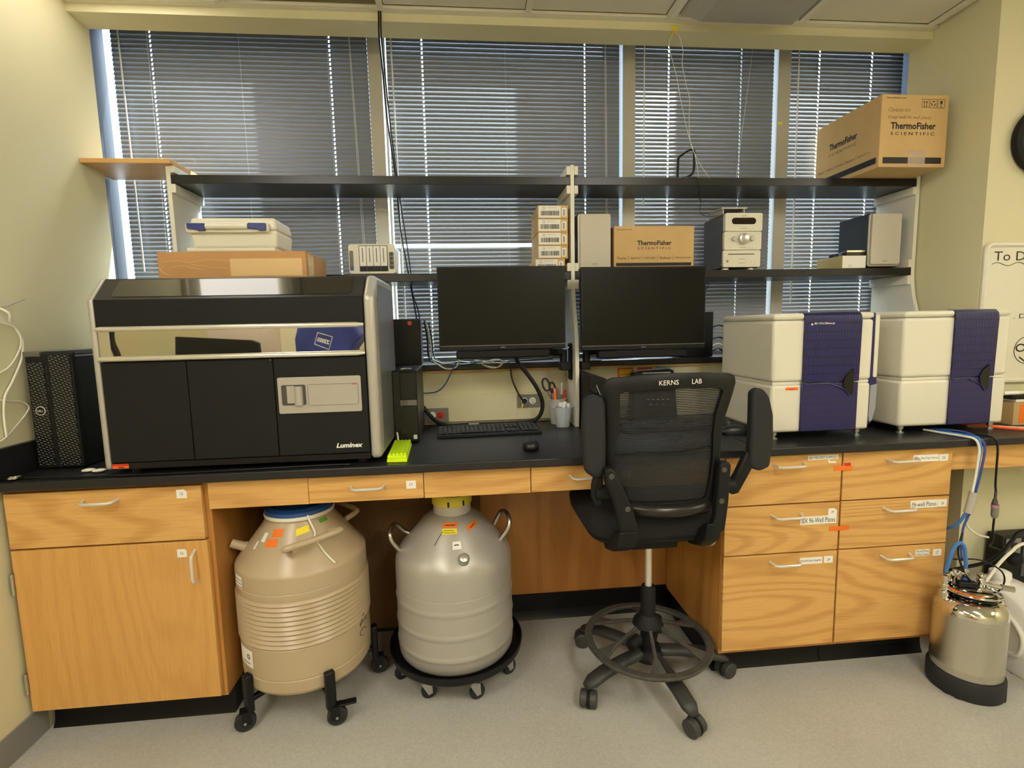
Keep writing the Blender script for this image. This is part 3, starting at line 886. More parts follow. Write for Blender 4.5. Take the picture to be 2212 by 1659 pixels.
# flat taped carton under the carrying case, both on top of the big instrument
lb = thing('cardboard_box', 'flat brown carton wrapped in shiny tape on top of the black instrument', 'box', (-0.79, 1.98, 1.5585))
MB().box(-1.037, -0.545, 1.855, 2.11, 1.5585, 1.651).build('carton', 'cardd', lb, bevel=0.002)
MB().box(-0.80, -0.560, 1.8542, 1.8549, 1.567, 1.626).build('tape', 'tape', lb)
for k, pts in enumerate(([(-1.02, 1.615), (-0.97, 1.620), (-0.93, 1.614), (-0.87, 1.622), (-0.80, 1.618)], [(-1.0, 1.596), (-0.955, 1.603), (-0.93, 1.596), (-0.89, 1.590)], [(-1.034, 1.598), (-1.02, 1.580), (-1.0, 1.572)], [(-0.93, 1.606), (-0.89, 1.602), (-0.86, 1.596), (-0.81, 1.594)])):
    MB().tube([(x, 1.8544, z) for x, z in pts], 0.0011, 6, smooth=4).build('tape_crease', 'tape', lb)
MB().box(-0.5449, -0.5443, 1.875, 1.94, 1.566, 1.643).build('tape', 'tape', lb)
tag(MB().box(-0.947, -0.652, 1.868, 2.07, 1.6515, 1.666).build('foam_tray', 'whiteP', bevel=0.004), 'shallow off-white tray between the taped carton and the carrying case', 'tray')
# carrying case
cc = thing('carrying_case', 'off-white plastic carrying case with two blue latches', 'case', (-0.79, 1.97, 1.6665))
def cs_loop(x0, x1, y0, y1, z):
    return [(x0, y0, z), (x1, y0, z), (x1, y1, z), (x0, y1, z)]
MB().loft([cs_loop(-0.931, -0.652, 1.888, 2.045, 1.6665), cs_loop(-0.939, -0.646, 1.882, 2.05, 1.727)]).build('base_shell', 'whiteP', cc, bevel=0.009, bseg=3)
MB().loft([cs_loop(-0.939, -0.646, 1.882, 2.05, 1.7275), cs_loop(-0.934, -0.653, 1.887, 2.045, 1.770)]).build('lid', 'whiteP', cc, bevel=0.009, bseg=3)
MB().prism(MB().rrect(-0.944, -0.668, 1.717, 1.751, 0.009), 'Y', 1.868, 1.8815).build('front_rail', 'whiteP', cc, bevel=0.003)
for a, b_ in ((-0.935, -0.876), (-0.734, -0.676)):
    MB().prism([(a, 1.729), (a+0.03, 1.726), (a+0.036, 1.721), (b_, 1.722), (b_, 1.747), (a, 1.748)], 'Y', 1.858, 1.8675).build('latch', 'latch', cc, bevel=0.002)
MB().tube([(-0.874, 1.864, 1.736), (-0.805, 1.862, 1.735), (-0.736, 1.864, 1.736)], 0.009, 12).build('handle', 'whiteP', cc)

# four-bay drive enclosure
na = thing('drive_enclosure', 'small white four-bay drive enclosure with black tray ends', 'drive enclosure', (-0.39, 2.36, ZL))
MB().prism(MB().rrect(-0.488, -0.291, ZL+0.001, 1.740, 0.012), 'Y', 2.266, 2.45).build('casing', 'whiteP', na, bevel=0.002)
MB().box(-0.443, -0.322, 2.2635, 2.2659, 1.624, 1.734).build('bay_frame', 'dgrey', na)
for i in range(4):
    x = -0.4405+0.0295*i
    t_ = MB().box(x, x+0.0275, 2.2605, 2.2634, 1.646, 1.731).build('drive_tray', 'paper', na, bevel=0.0008)
    MB().box(x+0.011, x+0.015, 2.2600, 2.2604, 1.662, 1.722).build('slot', 'grey', t_)
    MB().box(x+0.001, x+0.0265, 2.2610, 2.2634, 1.626, 1.644).build('latch', 'black', t_, bevel=0.001)
MB().prism(MB().rrect(-0.317, -0.296, 1.632, 1.706, 0.006), 'Y', 2.2645, 2.2659).build('button_panel', 'grey', na)
for k in range(4):
    MB().lathe([(0.0075, 0), (0.0065, 0.0012)], (-0.3065, 2.2645, 1.641+0.0185*k), 16, (0, -1, 0)).build('button', 'dgrey', na)
MB().prism(MB().rrect(-0.484, -0.468, 1.632, 1.712, 0.004), 'Y', 2.2648, 2.2659).build('light_strip', 'inkgrey', na)
MB().box(-0.483, -0.469, 2.2640, 2.2647, 1.628, 1.643).build('badge', 'dblue', na)

# stack of five kit boxes
zk = ZL+0.0005
for i in range(5):
    dx = (-0.014, 0, 0.001, 0.0005, 0.002)[i]
    w0, w1 = 0.336+dx, 0.471+dx
    hgt = 0.057
    k = thing('kit_box', ['lowest kit box with barcode label in the stack, set off sideways', 'second kit box from the bottom of the barcode stack', 'middle kit box of the barcode stack', 'second kit box from the top of the barcode stack', 'topmost kit box of the barcode stack'][i], 'box', ((w0+w1)/2, 2.36, zk), 'barcode kit boxes stacked by the shelf panel')
    MB().box(w0, w1, 2.263, 2.478, zk, zk+hgt).build('carton', 'card', k, bevel=0.0015)
    lb_ = MB(); lb_.box(w0+0.003, w0+0.102, 2.2622, 2.2629, zk+0.004, zk+hgt-0.003)
    lb_.m(1)
    yb = 2.2619
    rng = random.Random(i)
    x = w0+0.012
    while x < w0+0.094:
        bw = rng.choice((0.0008, 0.0012, 0.002, 0.0028))
        lb_.quad((x, yb, zk+0.013), (x+bw, yb, zk+0.013), (x+bw, yb, zk+0.033), (x, yb, zk+0.033))
        x += bw+rng.choice((0.0008, 0.0012, 0.0016))
    lb_.m(2)
    lb_.text('DIAGNOSTIC KIT', (w0+0.04, yb, zk+0.045), X_, Z_, w=0.04, h=0.003)
    ring = [(w0+0.026+r_*math.cos(a_), yb, zk+0.044+r_*math.sin(a_)) for r_ in (0.0045, 0.006) for a_ in [2*PI*q/14 for q in range(14)]]
    lb_.add(ring, [(q, (q+1) % 14, 14+(q+1) % 14, 14+q) for q in range(14)])
    lb_.build('label_sticker', ['paper', 'ink', 'inkgrey'], k, smooth=False)
    l2 = MB(); l2.box(w0+0.107, w0+0.128, 2.2622, 2.2629, zk+0.008, zk+0.046)
    l2.m(1)
    for q in range(9):
        z_ = zk+0.013+q*0.003
        l2.quad((w0+0.112, yb, z_), (w0+0.121, yb, z_), (w0+0.121, yb, z_+0.0016), (w0+0.112, yb, z_+0.0016))
    l2.build('label_sticker', ['paper', 'ink'], k, smooth=False)
    zk += hgt+0.0008

# bookshelf speakers
def speaker(x0, x1, label, mat_side):
    s_ = thing('speaker', label, 'speaker', ((x0+x1)/2, 2.36, ZL), 'stereo speakers')
    MB().box(x0, x1, 2.283, 2.47, ZL+0.006, 1.868).build('cabinet', mat_side, s_, bevel=0.003)
    MB().prism(MB().rrect(x0-0.0005, x1+0.0005, ZL+0.008, 1.867, 0.012), 'Y', 2.274, 2.2828).build('front_frame', 'alu', s_, bevel=0.002)
    g_ = MB().prism(MB().rrect(x0+0.008, x1-0.004, ZL+0.018, 1.865, 0.008), 'Y', 2.265, 2.2738).build('grille', mat('speaker_cloth', (205, 198, 182), 0.85, bump=0.3, bscale=900), s_, bevel=0.002)
    MB().text('DENON', ((x0+x1)/2, 2.2646, ZL+0.030), X_, Z_, w=0.022, h=0.005, center=True, bold=0.02).build('badge', 'inkgrey', g_, smooth=False)
    f = MB()
    for a in (x0+0.02, x1-0.02):
        for y in (2.295, 2.45):
            f.cyl((a, y, ZL), (a, y, ZL+0.006), 0.008, seg=12)
    f.build('foot', 'blackm', s_)
speaker(0.519, 0.670, 'pale grey speaker between the barcode boxes and the carton', 'dgrey')
speaker(1.922, 2.083, 'pale grey speaker with dark side at the shelf end panel', mat('navy_black_side', (38, 44, 56), 0.4))

# micro stereo
st = thing('stereo', 'silver compact stereo with big round volume knob', 'stereo', (1.29, 2.36, ZL))
MB().box(1.206, 1.380, 2.285, 2.478, ZL+0.010, 1.868).build('cabinet', mat('stereo_side_grey', (96, 98, 102), 0.35, 0.6), st, bevel=0.004)
FP = [(1.786, 1.868, 2.263), (1.703, 1.785, 2.267), (1.625, 1.702, 2.271)]
fps = []
for i, (a, b_, y) in enumerate(FP):
    fps.append(MB().prism(MB().rrect(1.2035-0.001*i, 1.3825, a, b_, 0.008), 'Y', y, 2.2848).build('front_panel', 'whiteP', st, bevel=0.0015))
MB().prism(MB().rrect(1.234, 1.350, 1.817, 1.846, 0.0143), 'Y', 2.2615, 2.2629).build('display', mat('stereo_display', (30, 14, 10), 0.1), fps[0])
MB().text('DENON', (1.293, 2.2626, 1.852), X_, Z_, w=0.026, h=0.004, center=True, bold=0.02).build('badge', 'inkgrey', fps[0], smooth=False)
for x in (1.221, 1.327, 1.343):
    MB().lathe([(0.0052, 0), (0.0045, 0.003)], (x, 2.2629, 1.832 if x < 1.25 else 1.799), 16, (0, -1, 0)).build('button', 'handle', fps[0])
MB().lathe([(0.0245, 0), (0.0245, 0.012), (0.0235, 0.016), (0.0225, 0.0165)], (1.292, 2.2668, 1.752), 32, (0, -1, 0)).build('volume_knob', 'steel', fps[1])
for x in (1.246, 1.333):
    MB().lathe([(0.0105, 0), (0.010, 0.012), (0.009, 0.013)], (x, 2.2668, 1.752), 24, (0, -1, 0)).build('knob', 'steel', fps[1])
for x in (1.326, 1.342):
    MB().lathe([(0.0052, 0), (0.0045, 0.003)], (x, 2.2668, 1.714), 16, (0, -1, 0)).build('button', 'handle', fps[1])
MB().box(1.224, 1.352, 2.2705, 2.2709, 1.682, 1.6855).build('disc_slot', 'ink', fps[2])
for x in (1.222, 1.324, 1.340, 1.356):
    MB().lathe([(0.0052, 0), (0.0045, 0.003)], (x, 2.2708, 1.652), 16, (0, -1, 0)).build('button', 'grey' if x < 1.25 else 'handle', fps[2])
m = MB()
for i, zz in enumerate((1.797, 1.711, 1.660, 1.643)):
    m.box(1.276, 1.309, (2.2626, 2.2666, 2.2706, 2.2706)[i], (2.2629, 2.2669, 2.2709, 2.2709)[i], zz, zz+0.0015)
m.build('print', 'inkgrey', st)
f = MB()
for x in (1.222, 1.345):
    for y in (2.292, 2.45):
        f.lathe([(0.016, 0), (0.016, 0.006), (0.012, 0.0098)], (x, y, ZL), 20)
f.build('foot', 'handle', st)
for z_, y_ in ((1.846, 2.30), (1.64, 2.30)):
    MB().lathe([(0.004, 0), (0.003, 0.003)], (1.206, y_, z_), 12, (-1, 0, 0)).build('screw', 'chrome', st)
# stand on the stereo
sd = thing('device_stand', 'small silver stand on top of the stereo', 'stand', (1.27, 2.36, 1.8685))
m = MB(); m.prism([(1.198, 2.29), (1.322, 2.29), (1.318, 2.43), (1.20, 2.43)], 'Z', 1.892, 1.898)
m.build('plate', 'alu', sd)
for x in (1.205, 1.306):
    MB().box(x, x+0.005, 2.292, 2.425, 1.8685, 1.8918).build('leg', 'alu', sd)

# little carton with a black gadget on it
sb = thing('small_box', 'small cream carton with white end label beside the dark speaker', 'box', (1.845, 2.36, ZL))
MB().box(1.787, 1.906, 2.266, 2.44, ZL+0.0005, 1.672).build('carton', mat('cream_card', (196, 178, 120), 0.6), sb, bevel=0.001)
m = MB(); m.box(1.7875, 1.9055, 2.2652, 2.2659, ZL+0.002, 1.671); m.m(1)
m.text('CAT NO. 96', (1.818, 2.2650, ZL+0.012), X_, Z_, w=0.02, h=0.004); m.text('LOT 07', (1.818, 2.2650, ZL+0.005), X_, Z_, w=0.014, h=0.004)
m.build('label_sticker', ['paper', 'ink'], sb, smooth=False)
gd = thing('media_player', 'slim black gadget lying on the small cream carton', 'gadget', (1.86, 2.36, 1.6725))
MB().box(1.818, 1.913, 2.282, 2.40, 1.6725, 1.694).build('body', 'blackg', gd, bevel=0.003)
MB().box(1.82, 1.911, 2.2805, 2.2819, 1.690, 1.698).build('trim', 'chrome', gd)

# loop antenna on the top shelf
la = thing('loop_antenna', 'black plastic loop antenna standing on the top shelf', 'antenna', (1.03, 2.3, ZU))
MB().tube([(0.990, 2.30, 2.03), (0.991, 2.30, 2.10), (0.998, 2.30, 2.124), (1.045, 2.30, 2.154), (1.058, 2.30, 2.154), (1.066, 2.30, 2.145), (1.066, 2.30, 2.075), (1.058, 2.30, 2.05), (1.035, 2.30, 2.036), (1.005, 2.30, 2.030)], 0.0055, 10, closed=True, smooth=3).build('loop', 'black', la)
MB().prism([(1.0, 2.285), (1.05, 2.285), (1.05, 2.325), (1.0, 2.325)], 'Z', ZU+0.0005, ZU+0.011).build('foot', 'black', la, bevel=0.003)
tag(MB().tube([(1.04, 2.27, ZU+0.004), (1.062, 2.255, 2.018), (1.066, 2.253, 1.99), (1.10, 2.31, 1.94), (1.15, 2.40, 1.96), (1.148, 2.40, 1.90), (1.165, 2.36, 1.8735), (1.21, 2.34, 1.8715)], 0.0013, 6, smooth=6).build('antenna_cable', 'black'), 'thin black antenna cable dropping from the top shelf to the stereo', 'cable')
tag(MB().tube([(1.42, 2.36, ZL+0.003), (1.50, 2.33, ZL+0.003), (1.56, 2.38, ZL+0.003), (1.70, 2.36, ZL+0.003)], 0.0028, 6, smooth=6).build('speaker_cable', 'black'), 'black speaker cable lying on the lower shelf by the stereo', 'cable')
tag(MB().tube([(1.17, 2.49, 1.57), (1.175, 2.495, 1.545), (1.20, 2.495, 1.53), (1.235, 2.495, 1.545), (1.24, 2.49, 1.575), (1.21, 2.495, 1.56), (1.185, 2.495, 1.57)], 0.0018, 6, smooth=6).build('cable_loop', 'black'), 'black cable loop drooping behind the lower shelf', 'cable')

# ================================================================== BIG IMAGING INSTRUMENT
LX0, LX1, LF = -1.187, -0.296, 1.72
lu = thing('imaging_cytometer', 'large black and silver laboratory instrument with a mirrored strip', 'instrument', (-0.74, 1.95, CT))
sp_ = [(LF, 0.932), (LF, 1.483), (1.791, 1.557), (2.125, 1.557), (2.150, 1.545), (2.160, 1.52), (2.160, 0.932)]
MB().prism(sp_, 'X', LX0, -1.1665).build('end_cap', 'alu', lu, bevel=0.009, bseg=3)
ec = MB().prism(sp_, 'X', -0.3335, LX1).build('end_cap', 'alu', lu, bevel=0.014, bseg=4)
ins = [(LF+0.05, 0.955), (LF+0.05, 1.47), (1.81, 1.527), (2.11, 1.527), (2.135, 1.50), (2.135, 0.955)]
MB().prism(ins, 'X', LX1-0.001, LX1+0.0025).build('side_panel', mat('instrument_side_grey', (122, 120, 118), 0.3, 0.3), ec)
MB().prism([(y+0.016 if y < 1.9 else y-0.006, z-0.006 if z > 1.4 else z+0.006) for y, z in sp_], 'X', -1.166, -0.334).build('body', 'blackm', lu)
MB().box(-1.166, -0.334, LF+0.003, LF+0.0155, 0.933, 0.953).build('plinth', 'black', lu)
MB().box(-1.166, -0.334, LF, LF+0.0155, 1.397, 1.4825).build('upper_panel', 'blackm', lu, bevel=0.002)
# sloping hood with glossy window
n_ = Vector((0, -0.722, 0.692)); u_ = Vector((0, 0.692, 0.722))
o_ = Vector((0, LF+0.001, 1.4835))
def hood(m, x0, x1, a, b, t0, t1):
    P = [o_+X_*x+u_*s_+n_*t for t in (t0, t1) for x, s_ in ((x0, a), (x1, a), (x1, b), (x0, b))]
    return m.add(P, [(0, 3, 2, 1), (4, 5, 6, 7), (0, 1, 5, 4), (1, 2, 6, 5), (2, 3, 7, 6), (3, 0, 4, 7)])
hd = hood(MB(), -1.166, -0.334, 0.0, 0.100, -0.012, -0.0005).build('hood', mat('hood_grey_black', (48, 47, 45), 0.3), lu)
rr = MB().rrect(-1.118, -0.372, 0.012, 0.092, 0.012)
wv = [o_+X_*a+u_*b+n_*0.0 for a, b in rr]
wv2 = [o_+X_*a+u_*b+n_*0.0012 for a, b in rr]
MB().loft([wv, wv2]).build('hood_window', 'hoodglass', hd)
# mirror strip and its two rails
MB().box(-1.164, -0.336, LF+0.004, LF+0.0155, 1.296, 1.390).build('mirror_strip', 'mirror', lu)
for z in (1.3905, 1.2955):
    MB().tube([(-1.1655, LF-0.004, z), (-1.15, LF-0.007, z), (-0.36, LF-0.007, z), (-0.3345, LF-0.002, z)], [0.005, 0.0085, 0.0085, 0.005], 12).build('rail', 'alubar', lu)
xs = [-1.1655, -0.905, -0.634, -0.3345]
doors = []
for i in range(3):
    doors.append(MB().box(xs[i]+0.0012, xs[i+1]-0.0012, LF, LF+0.0155, 0.956, 1.284).build('door', 'blackm', lu, bevel=0.0015))
pn = MB().prism(MB().rrect(-0.623, -0.353, 1.099, 1.2205, 0.006), 'Y', LF-0.005, LF-0.0002).build('tray_panel', 'alu', doors[2], bevel=0.0015)
# hand recess: dark pocket with two vertical posts
m = MB(); m.prism(MB().rrect(-0.611, -0.533, 1.127, 1.195, 0.005), 'Y', LF-0.0058, LF-0.005)
m.m(1); m.box(-0.593, -0.569, LF-0.0085, LF-0.0058, 1.134, 1.192); m.m(0)
m.m(1); m.lathe([(0.014, 0), (0.014, 0.062)], (-0.556, LF-0.005, 1.128), 20)
m.build('hand_recess', ['dgrey', 'alu'], pn)
m = MB()
lp = [(a, LF-0.0053, b) for a, b in MB().rrect(-0.526, -0.363, 1.124, 1.1945, 0.004)]
m.tube(lp, 0.0009, 6, closed=True)
m.box(-0.377, -0.369, LF-0.0058, LF-0.005, 1.192, 1.1945)
m.build('loading_door', 'grey', pn)
MB().box(-0.380, -0.367, LF-0.0062, LF-0.0055, 1.1915, 1.1945).build('red_mark', 'red', pn)
MB().text('Luminex', (-0.446, LF-0.0006, 0.975), X_, Z_, w=0.088, h=0.0165, shear=0.25, bold=0.035).build('logo', 'paper', doors[2], smooth=False)
MB().add([(-0.400, LF-0.0007, 0.9905), (-0.3955, LF-0.0007, 0.9905), (-0.3965, LF-0.0007, 0.9945)], [(0, 1, 2)]).build('logo_dot', 'red', doors[2])
m = MB(); m.box(-1.164, -1.114, LF+0.0018, LF+0.0026, 0.936, 0.951); m.m(1); m.box(-1.164, -1.114, LF+0.0012, LF+0.0017, 0.944, 0.951)
m.m(2); m.box(-1.146, -1.128, LF+0.0012, LF+0.0017, 0.938, 0.941)
m.build('warning_sticker', ['orange', 'red', 'ink'], lu)
for x, y in ((-1.12, 1.77), (-0.37, 1.77), (-1.12, 2.10), (-0.37, 2.10)):
    MB().lathe([(0.018, 0), (0.018, 0.012), (0.010, 0.0165)], (x, y, CT+0.0005), 16).build('foot', 'rubber', lu)
MB().lathe([(0.003, 0), (0.002, 0.002)], (-0.6405, LF, 1.280), 8, (0, -1, 0)).build('screw', 'chrome', doors[1])

# ================================================================== WORKSTATION TOWER
tw = thing('computer_tower', 'tall black workstation tower with slanted grille in the corner', 'computer', (-1.405, 2.0, CT))
MB().box(-1.479, -1.334, 1.856, 2.25, CT+0.004, 1.305).build('case', mat('tower_case', (20, 24, 28), 0.35), tw, bevel=0.003)
MB().prism([(1.838, CT+0.006), (1.838, 1.312), (1.8555, 1.322), (1.8555, CT+0.006)], 'X', -1.480, -1.333).build('bezel', 'blackm', tw, bevel=0.002)
MB().box(-1.4745, -1.424, 1.8355, 1.8378, CT+0.015, 1.285).build('grille', 'grill', tw)
MB().box(-1.406, -1.340, 1.8355, 1.8378, CT+0.012, 1.309).build('grille', 'grill', tw)
MB().box(-1.482, -1.430, 1.832, 2.25, 1.305, 1.324).build('carry_handle', mat('tower_handle_grey', (96, 93, 84), 0.4), tw, bevel=0.003)
m = MB()
for k, z in enumerate((1.262, 1.235, 1.216, 1.196)):
    m.box(-1.418, -1.4125, 1.8363, 1.8379, z-(0.012 if k == 0 else 0.005), z+(0.012 if k == 0 else 0.005))
m.build('port', 'ink', tw)
m = MB(); m.lathe([(0.0155, 0), (0.0155, 0.0012), (0.0135, 0.0014)], (-1.4485, 1.8353, 1.121), 28, (0, -1, 0)); m.m(1)
m.lathe([(0.0130, 0.0014), (0.0129, 0.0018)], (-1.4485, 1.8353, 1.121), 28, (0, -1, 0)); m.m(0)
m.text('DELL', (-1.4485, 1.8331, 1.117), X_, Z_, w=0.019, h=0.0075, center=True, bold=0.02)
m.build('badge', ['handle', 'black'], tw)
gl = thing('eyeglasses', 'white pair of folded glasses lying at the corner of the instrument', 'glasses', (-1.265, 1.78, CT))
for x, y, a in ((-1.276, 1.775, 0.35), (-1.236, 1.765, 0.5)):
    m = MB(); m.ell((0, 0, 0), 0.020, 0.012, 0.006, 18, 8)
    R_ = Matrix.Rotation(a, 3, 'Z')
    m.v = [tuple(R_ @ Vector(v)+Vector((x, y, CT+0.0075))) for v in m.v]
    m.build('lens_shield', 'whiteP', gl)
MB().tube([(-1.262, 1.77, CT+0.004), (-1.25, 1.768, CT+0.006)], 0.002, 6).build('bridge', 'black', gl)
tag(MB().tube([(-1.50, 1.705, CT+0.004), (-1.485, 1.722, CT+0.004), (-1.44, 1.724, CT+0.004), (-1.28, 1.705, CT+0.004), (-1.0, 1.697, CT+0.004), (-0.75, 1.702, CT+0.004), (-0.52, 1.712, CT+0.004), (-0.40, 1.71, CT+0.004)], 0.0032, 8, smooth=6).build('power_cable', 'black'), 'black cable lying along the front of the big instrument', 'cable')
tag(MB().lathe([(0.018, 0), (0.018, 0.005), (0.014, 0.009), (0.004, 0.010)], (-1.455, 1.712, CT+0.0075), 24).build('metal_disc', 'chrome'), 'small shiny metal disc at the bench corner', 'disc')

# ================================================================== MIDDLE OF THE BENCH
# slim desktop computer
pc = thing('desktop_computer', 'slim black desktop computer standing upright beside the instrument', 'computer', (-0.2455, 2.15, CT))
MB().box(-0.2925, -0.1985, 2.030, 2.33, CT+0.004, 1.207).build('case', mat('desktop_case', (30, 29, 26), 0.4), pc, bevel=0.003)
MB().box(-0.2930, -0.1980, 2.018, 2.0298, CT+0.004, 1.208).build('bezel', 'blackm', pc, bevel=0.002)
MB().box(-0.2900, -0.2645, 2.0155, 2.0178, CT+0.012, 1.203).build('grille', 'grill2', pc)
MB().box(-0.2640, -0.2015, 2.0155, 2.0178, CT+0.012, 1.065).build('grille', 'grill2', pc)
MB().box(-0.2630, -0.2020, 2.0148, 2.0178, 1.092, 1.200).build('drive_bay', mat('bay_black', (24, 24, 22), 0.45), pc, bevel=0.001)
m = MB()
for z in (1.127, 1.111, 1.098):
    for x in (-0.2245, -0.2135):
        m.box(x, x+0.006, 2.0142, 2.0147, z-0.005, z+0.005)
m.build('port', 'ink', pc)
m = MB(); m.box(-0.2640, -0.2000, 2.0140, 2.0177, 1.068, 1.090); m.m(1)
m.tube([(-0.2485+0.009*math.cos(a), 2.0137, 1.079+0.009*math.sin(a)) for a in [2*PI*k/20 for k in range(20)]], 0.0008, 5, closed=True)
m.text('DELL', (-0.2485, 2.0136, 1.0765), X_, Z_, w=0.013, h=0.005, center=True)
m.build('badge_panel', ['grey', 'ink'], pc, smooth=False)
MB().box(-0.2180, -0.2040, 2.0148, 2.0154, CT+0.016, CT+0.033).build('sticker', 'paper', pc)
tag(MB().tube([(-0.2585, 2.075, 1.2085), (-0.2685, 2.10, 1.209), (-0.2535, 2.12, 1.209), (-0.2335, 2.115, 1.209), (-0.2265, 2.11, 1.209)], 0.002, 6, smooth=5).build('paper_clip_wire', 'wire'), 'short white wire scrap on top of the slim desktop computer', 'wire')

# dark cube on the sill
sw = thing('subwoofer', 'black cube-shaped box with an orange dot sticker on the sill', 'box', (-0.27, 2.45, 1.2035))
MB().box(-0.341, -0.206, 2.395, 2.505, 1.2045, 1.419).build('box', mat('cube_black', (22, 20, 19), 0.4, bump=0.05, bscale=300), sw, bevel=0.003)
MB().lathe([(0.010, 0), (0.010, 0.0008)], (-0.255, 2.395, 1.399), 20, (0, -1, 0)).build('dot_sticker', mat('orange_dot', (255, 112, 62), 0.6), sw)
bb2 = thing('speaker_box', 'black box standing on the sill behind the second monitor', 'box', (1.19, 2.45, 1.2035))
MB().box(1.06, 1.227, 2.40, 2.50, 1.2045, 1.425).build('box', 'black', bb2, bevel=0.003)

# fluorescent rack
yr = thing('tube_rack', 'fluorescent yellow tube rack lying at the instrument side', 'rack', (-0.255, 1.85, CT))
rk = [(-0.281, 1.722), (-0.212, 1.716), (-0.222, 1.965), (-0.290, 1.972)]
MB().prism(rk, 'Z', CT+0.0005, CT+0.012).build('base', 'lime', yr, bevel=0.0015)
MB().prism([(x*1.0+(0.002 if i in (0, 3) else -0.002), y+(0.002 if i < 2 else -0.002)) for i, (x, y) in enumerate(rk)], 'Z', CT+0.0125, CT+0.024).build('lid', 'lime', yr, bevel=0.0015)
m = MB()
for k in range(5):
    x0 = -0.275+0.013*k
    m.prism([(x0, 1.735), (x0+0.006, 1.735), (x0-0.003, 1.955), (x0-0.009, 1.955)], 'Z', CT+0.0243, CT+0.028)
m.build('rib', 'lime', yr)
MB().tube([(-0.272, 1.955, CT+0.028), (-0.274, 1.962, CT+0.045), (-0.278, 1.975, CT+0.052), (-0.28, 1.985, CT+0.045)], 0.0035, 6, smooth=4).build('tab', 'whiteP', yr)

# keyboards and mice
def keyboard(x0, x1, y0, y1, yaw, label):
    xc, yc = (x0+x1)/2, (y0+y1)/2
    k = thing('keyboard', label, 'keyboard', (xc, yc, CT), 'black keyboards', rz=yaw, local=True)
    w, d_ = (x1-x0)/2, (y1-y0)/2
    MB().loft([[(-w, -d_, 0.0005), (w, -d_, 0.0005), (w, d_, 0.0005), (-w, d_, 0.0005)], [(-w, -d_, 0.012), (w, -d_, 0.012), (w, d_, 0.024), (-w, d_, 0.024)]]).build('body', 'blackm', k, bevel=0.002)
    kw = 0.0175
    key = None
    rng = random.Random(3)
    rowsk = [(d_-0.016-r_*0.0195, r_) for r_ in range(6)]
    for y, r_ in rowsk:
        z = 0.0132+(y+d_)/(2*d_)*0.012
        x = -w+0.014
        while x < w-0.012:
            u = (x+w)/(2*w)
            gap = (0.655 < u < 0.675) or (0.795 < u < 0.815)
            if gap:
                x += 0.007; continue
            if r_ == 5 and 0.24 < u < 0.5:
                if u < 0.27:
                    MB().box(x-0.008, x+0.098, y-0.008, y+0.008, z, z+0.0045).build('space_bar', 'black', k, bevel=0.0012)
                    x += 0.11; continue
            if 0.675 < u < 0.795 and r_ in (3,) :
                x += 0.019; continue
            if key is None:
                key = MB().box(x-0.008, x+0.008, y-0.008, y+0.008, z, z+0.0045).build('key', mat('key_black', (32, 32, 32), 0.5), k, bevel=0.0012)
            else:
                inst(key, 'key', k, (x, y, z))
            x += 0.019
    return k
keyboard(-0.130, 0.312, 2.075, 2.215, 0.035, 'black keyboard in front of the cable raceway')
keyboard(0.66, 1.06, 2.02, 2.16, 0.02, 'black keyboard behind the office chair')
def mouse(x, y, a, label):
    t = thing('computer_mouse', label, 'mouse', (x, y, CT), 'black computer mice', rz=a, local=True)
    m = MB()
    loops = []
    for z, sx, sy in ((0.0005, 0.030, 0.054), (0.012, 0.0315, 0.057), (0.024, 0.028, 0.048), (0.032, 0.020, 0.034), (0.035, 0.008, 0.014)):
        loops.append([(sx*math.copysign(abs(math.cos(q))**0.75, math.cos(q)), sy*math.copysign(abs(math.sin(q))**0.85, math.sin(q))-(0.006 if z > 0.02 else 0), z) for q in [2*PI*i/24 for i in range(24)]])
    m.loft(loops).build('shell', mat('mouse_black', (28, 29, 30), 0.38), t, angle=80)
    MB().cyl((-0.004, 0.028, 0.026), (0.004, 0.028, 0.026), 0.008, seg=14).build('wheel', 'rubber', t)
mouse(0.235, 1.845, -0.1, 'black mouse in front of the keyboard on the open worktop')
mouse(1.085, 1.945, 1.4, 'black mouse beside the white sorter with navy door')

# monitors with sound bars, on arms clamped to the middle panel
def monitor(x0, x1, z0, z1, y, label, yaw=0.0):
    t = thing('monitor', label, 'monitor', ((x0+x1)/2, y, z0), 'black flat monitors')
    MB().box(x0, x1, y, y+0.032, z0, z1).build('housing', 'black', t, bevel=0.003)
    MB().box(x0+0.006, x1-0.006, y-0.0008, y-0.0001, z0+0.022, z1-0.007).build('screen', mat('screen_off', (5, 5, 5), 0.3, spec=0.25), t)
    MB().box(x0+0.001, x1-0.001, y-0.0030, y-0.0001, z0+0.0185, z0+0.0208).build('bezel_edge', 'grey', t)
    MB().text('DELL', ((x0+x1)/2, y-0.0006, z0+0.007), X_, Z_, w=0.022, h=0.0065, center=True, bold=0.03).build('badge', 'grey', t, smooth=False)
    xc = (x0+x1)/2
    MB().box(xc-0.20, xc+0.20, y+0.004, y+0.045, z0-0.036, z0-0.002).build('sound_bar', 'blackm', t, bevel=0.006)
    MB().box(xc-0.06, xc+0.06, y+0.0325, y+0.06, z0+0.10, z0+0.22).build('back_plate', 'blackm', t, bevel=0.004)
monitor(-0.108, 0.431, 1.276, 1.624, 2.135, 'black monitor above the open keyboard, beside the dark cube')
monitor(0.497, 1.049, 1.262, 1.616, 2.125, 'black monitor above the office chair')
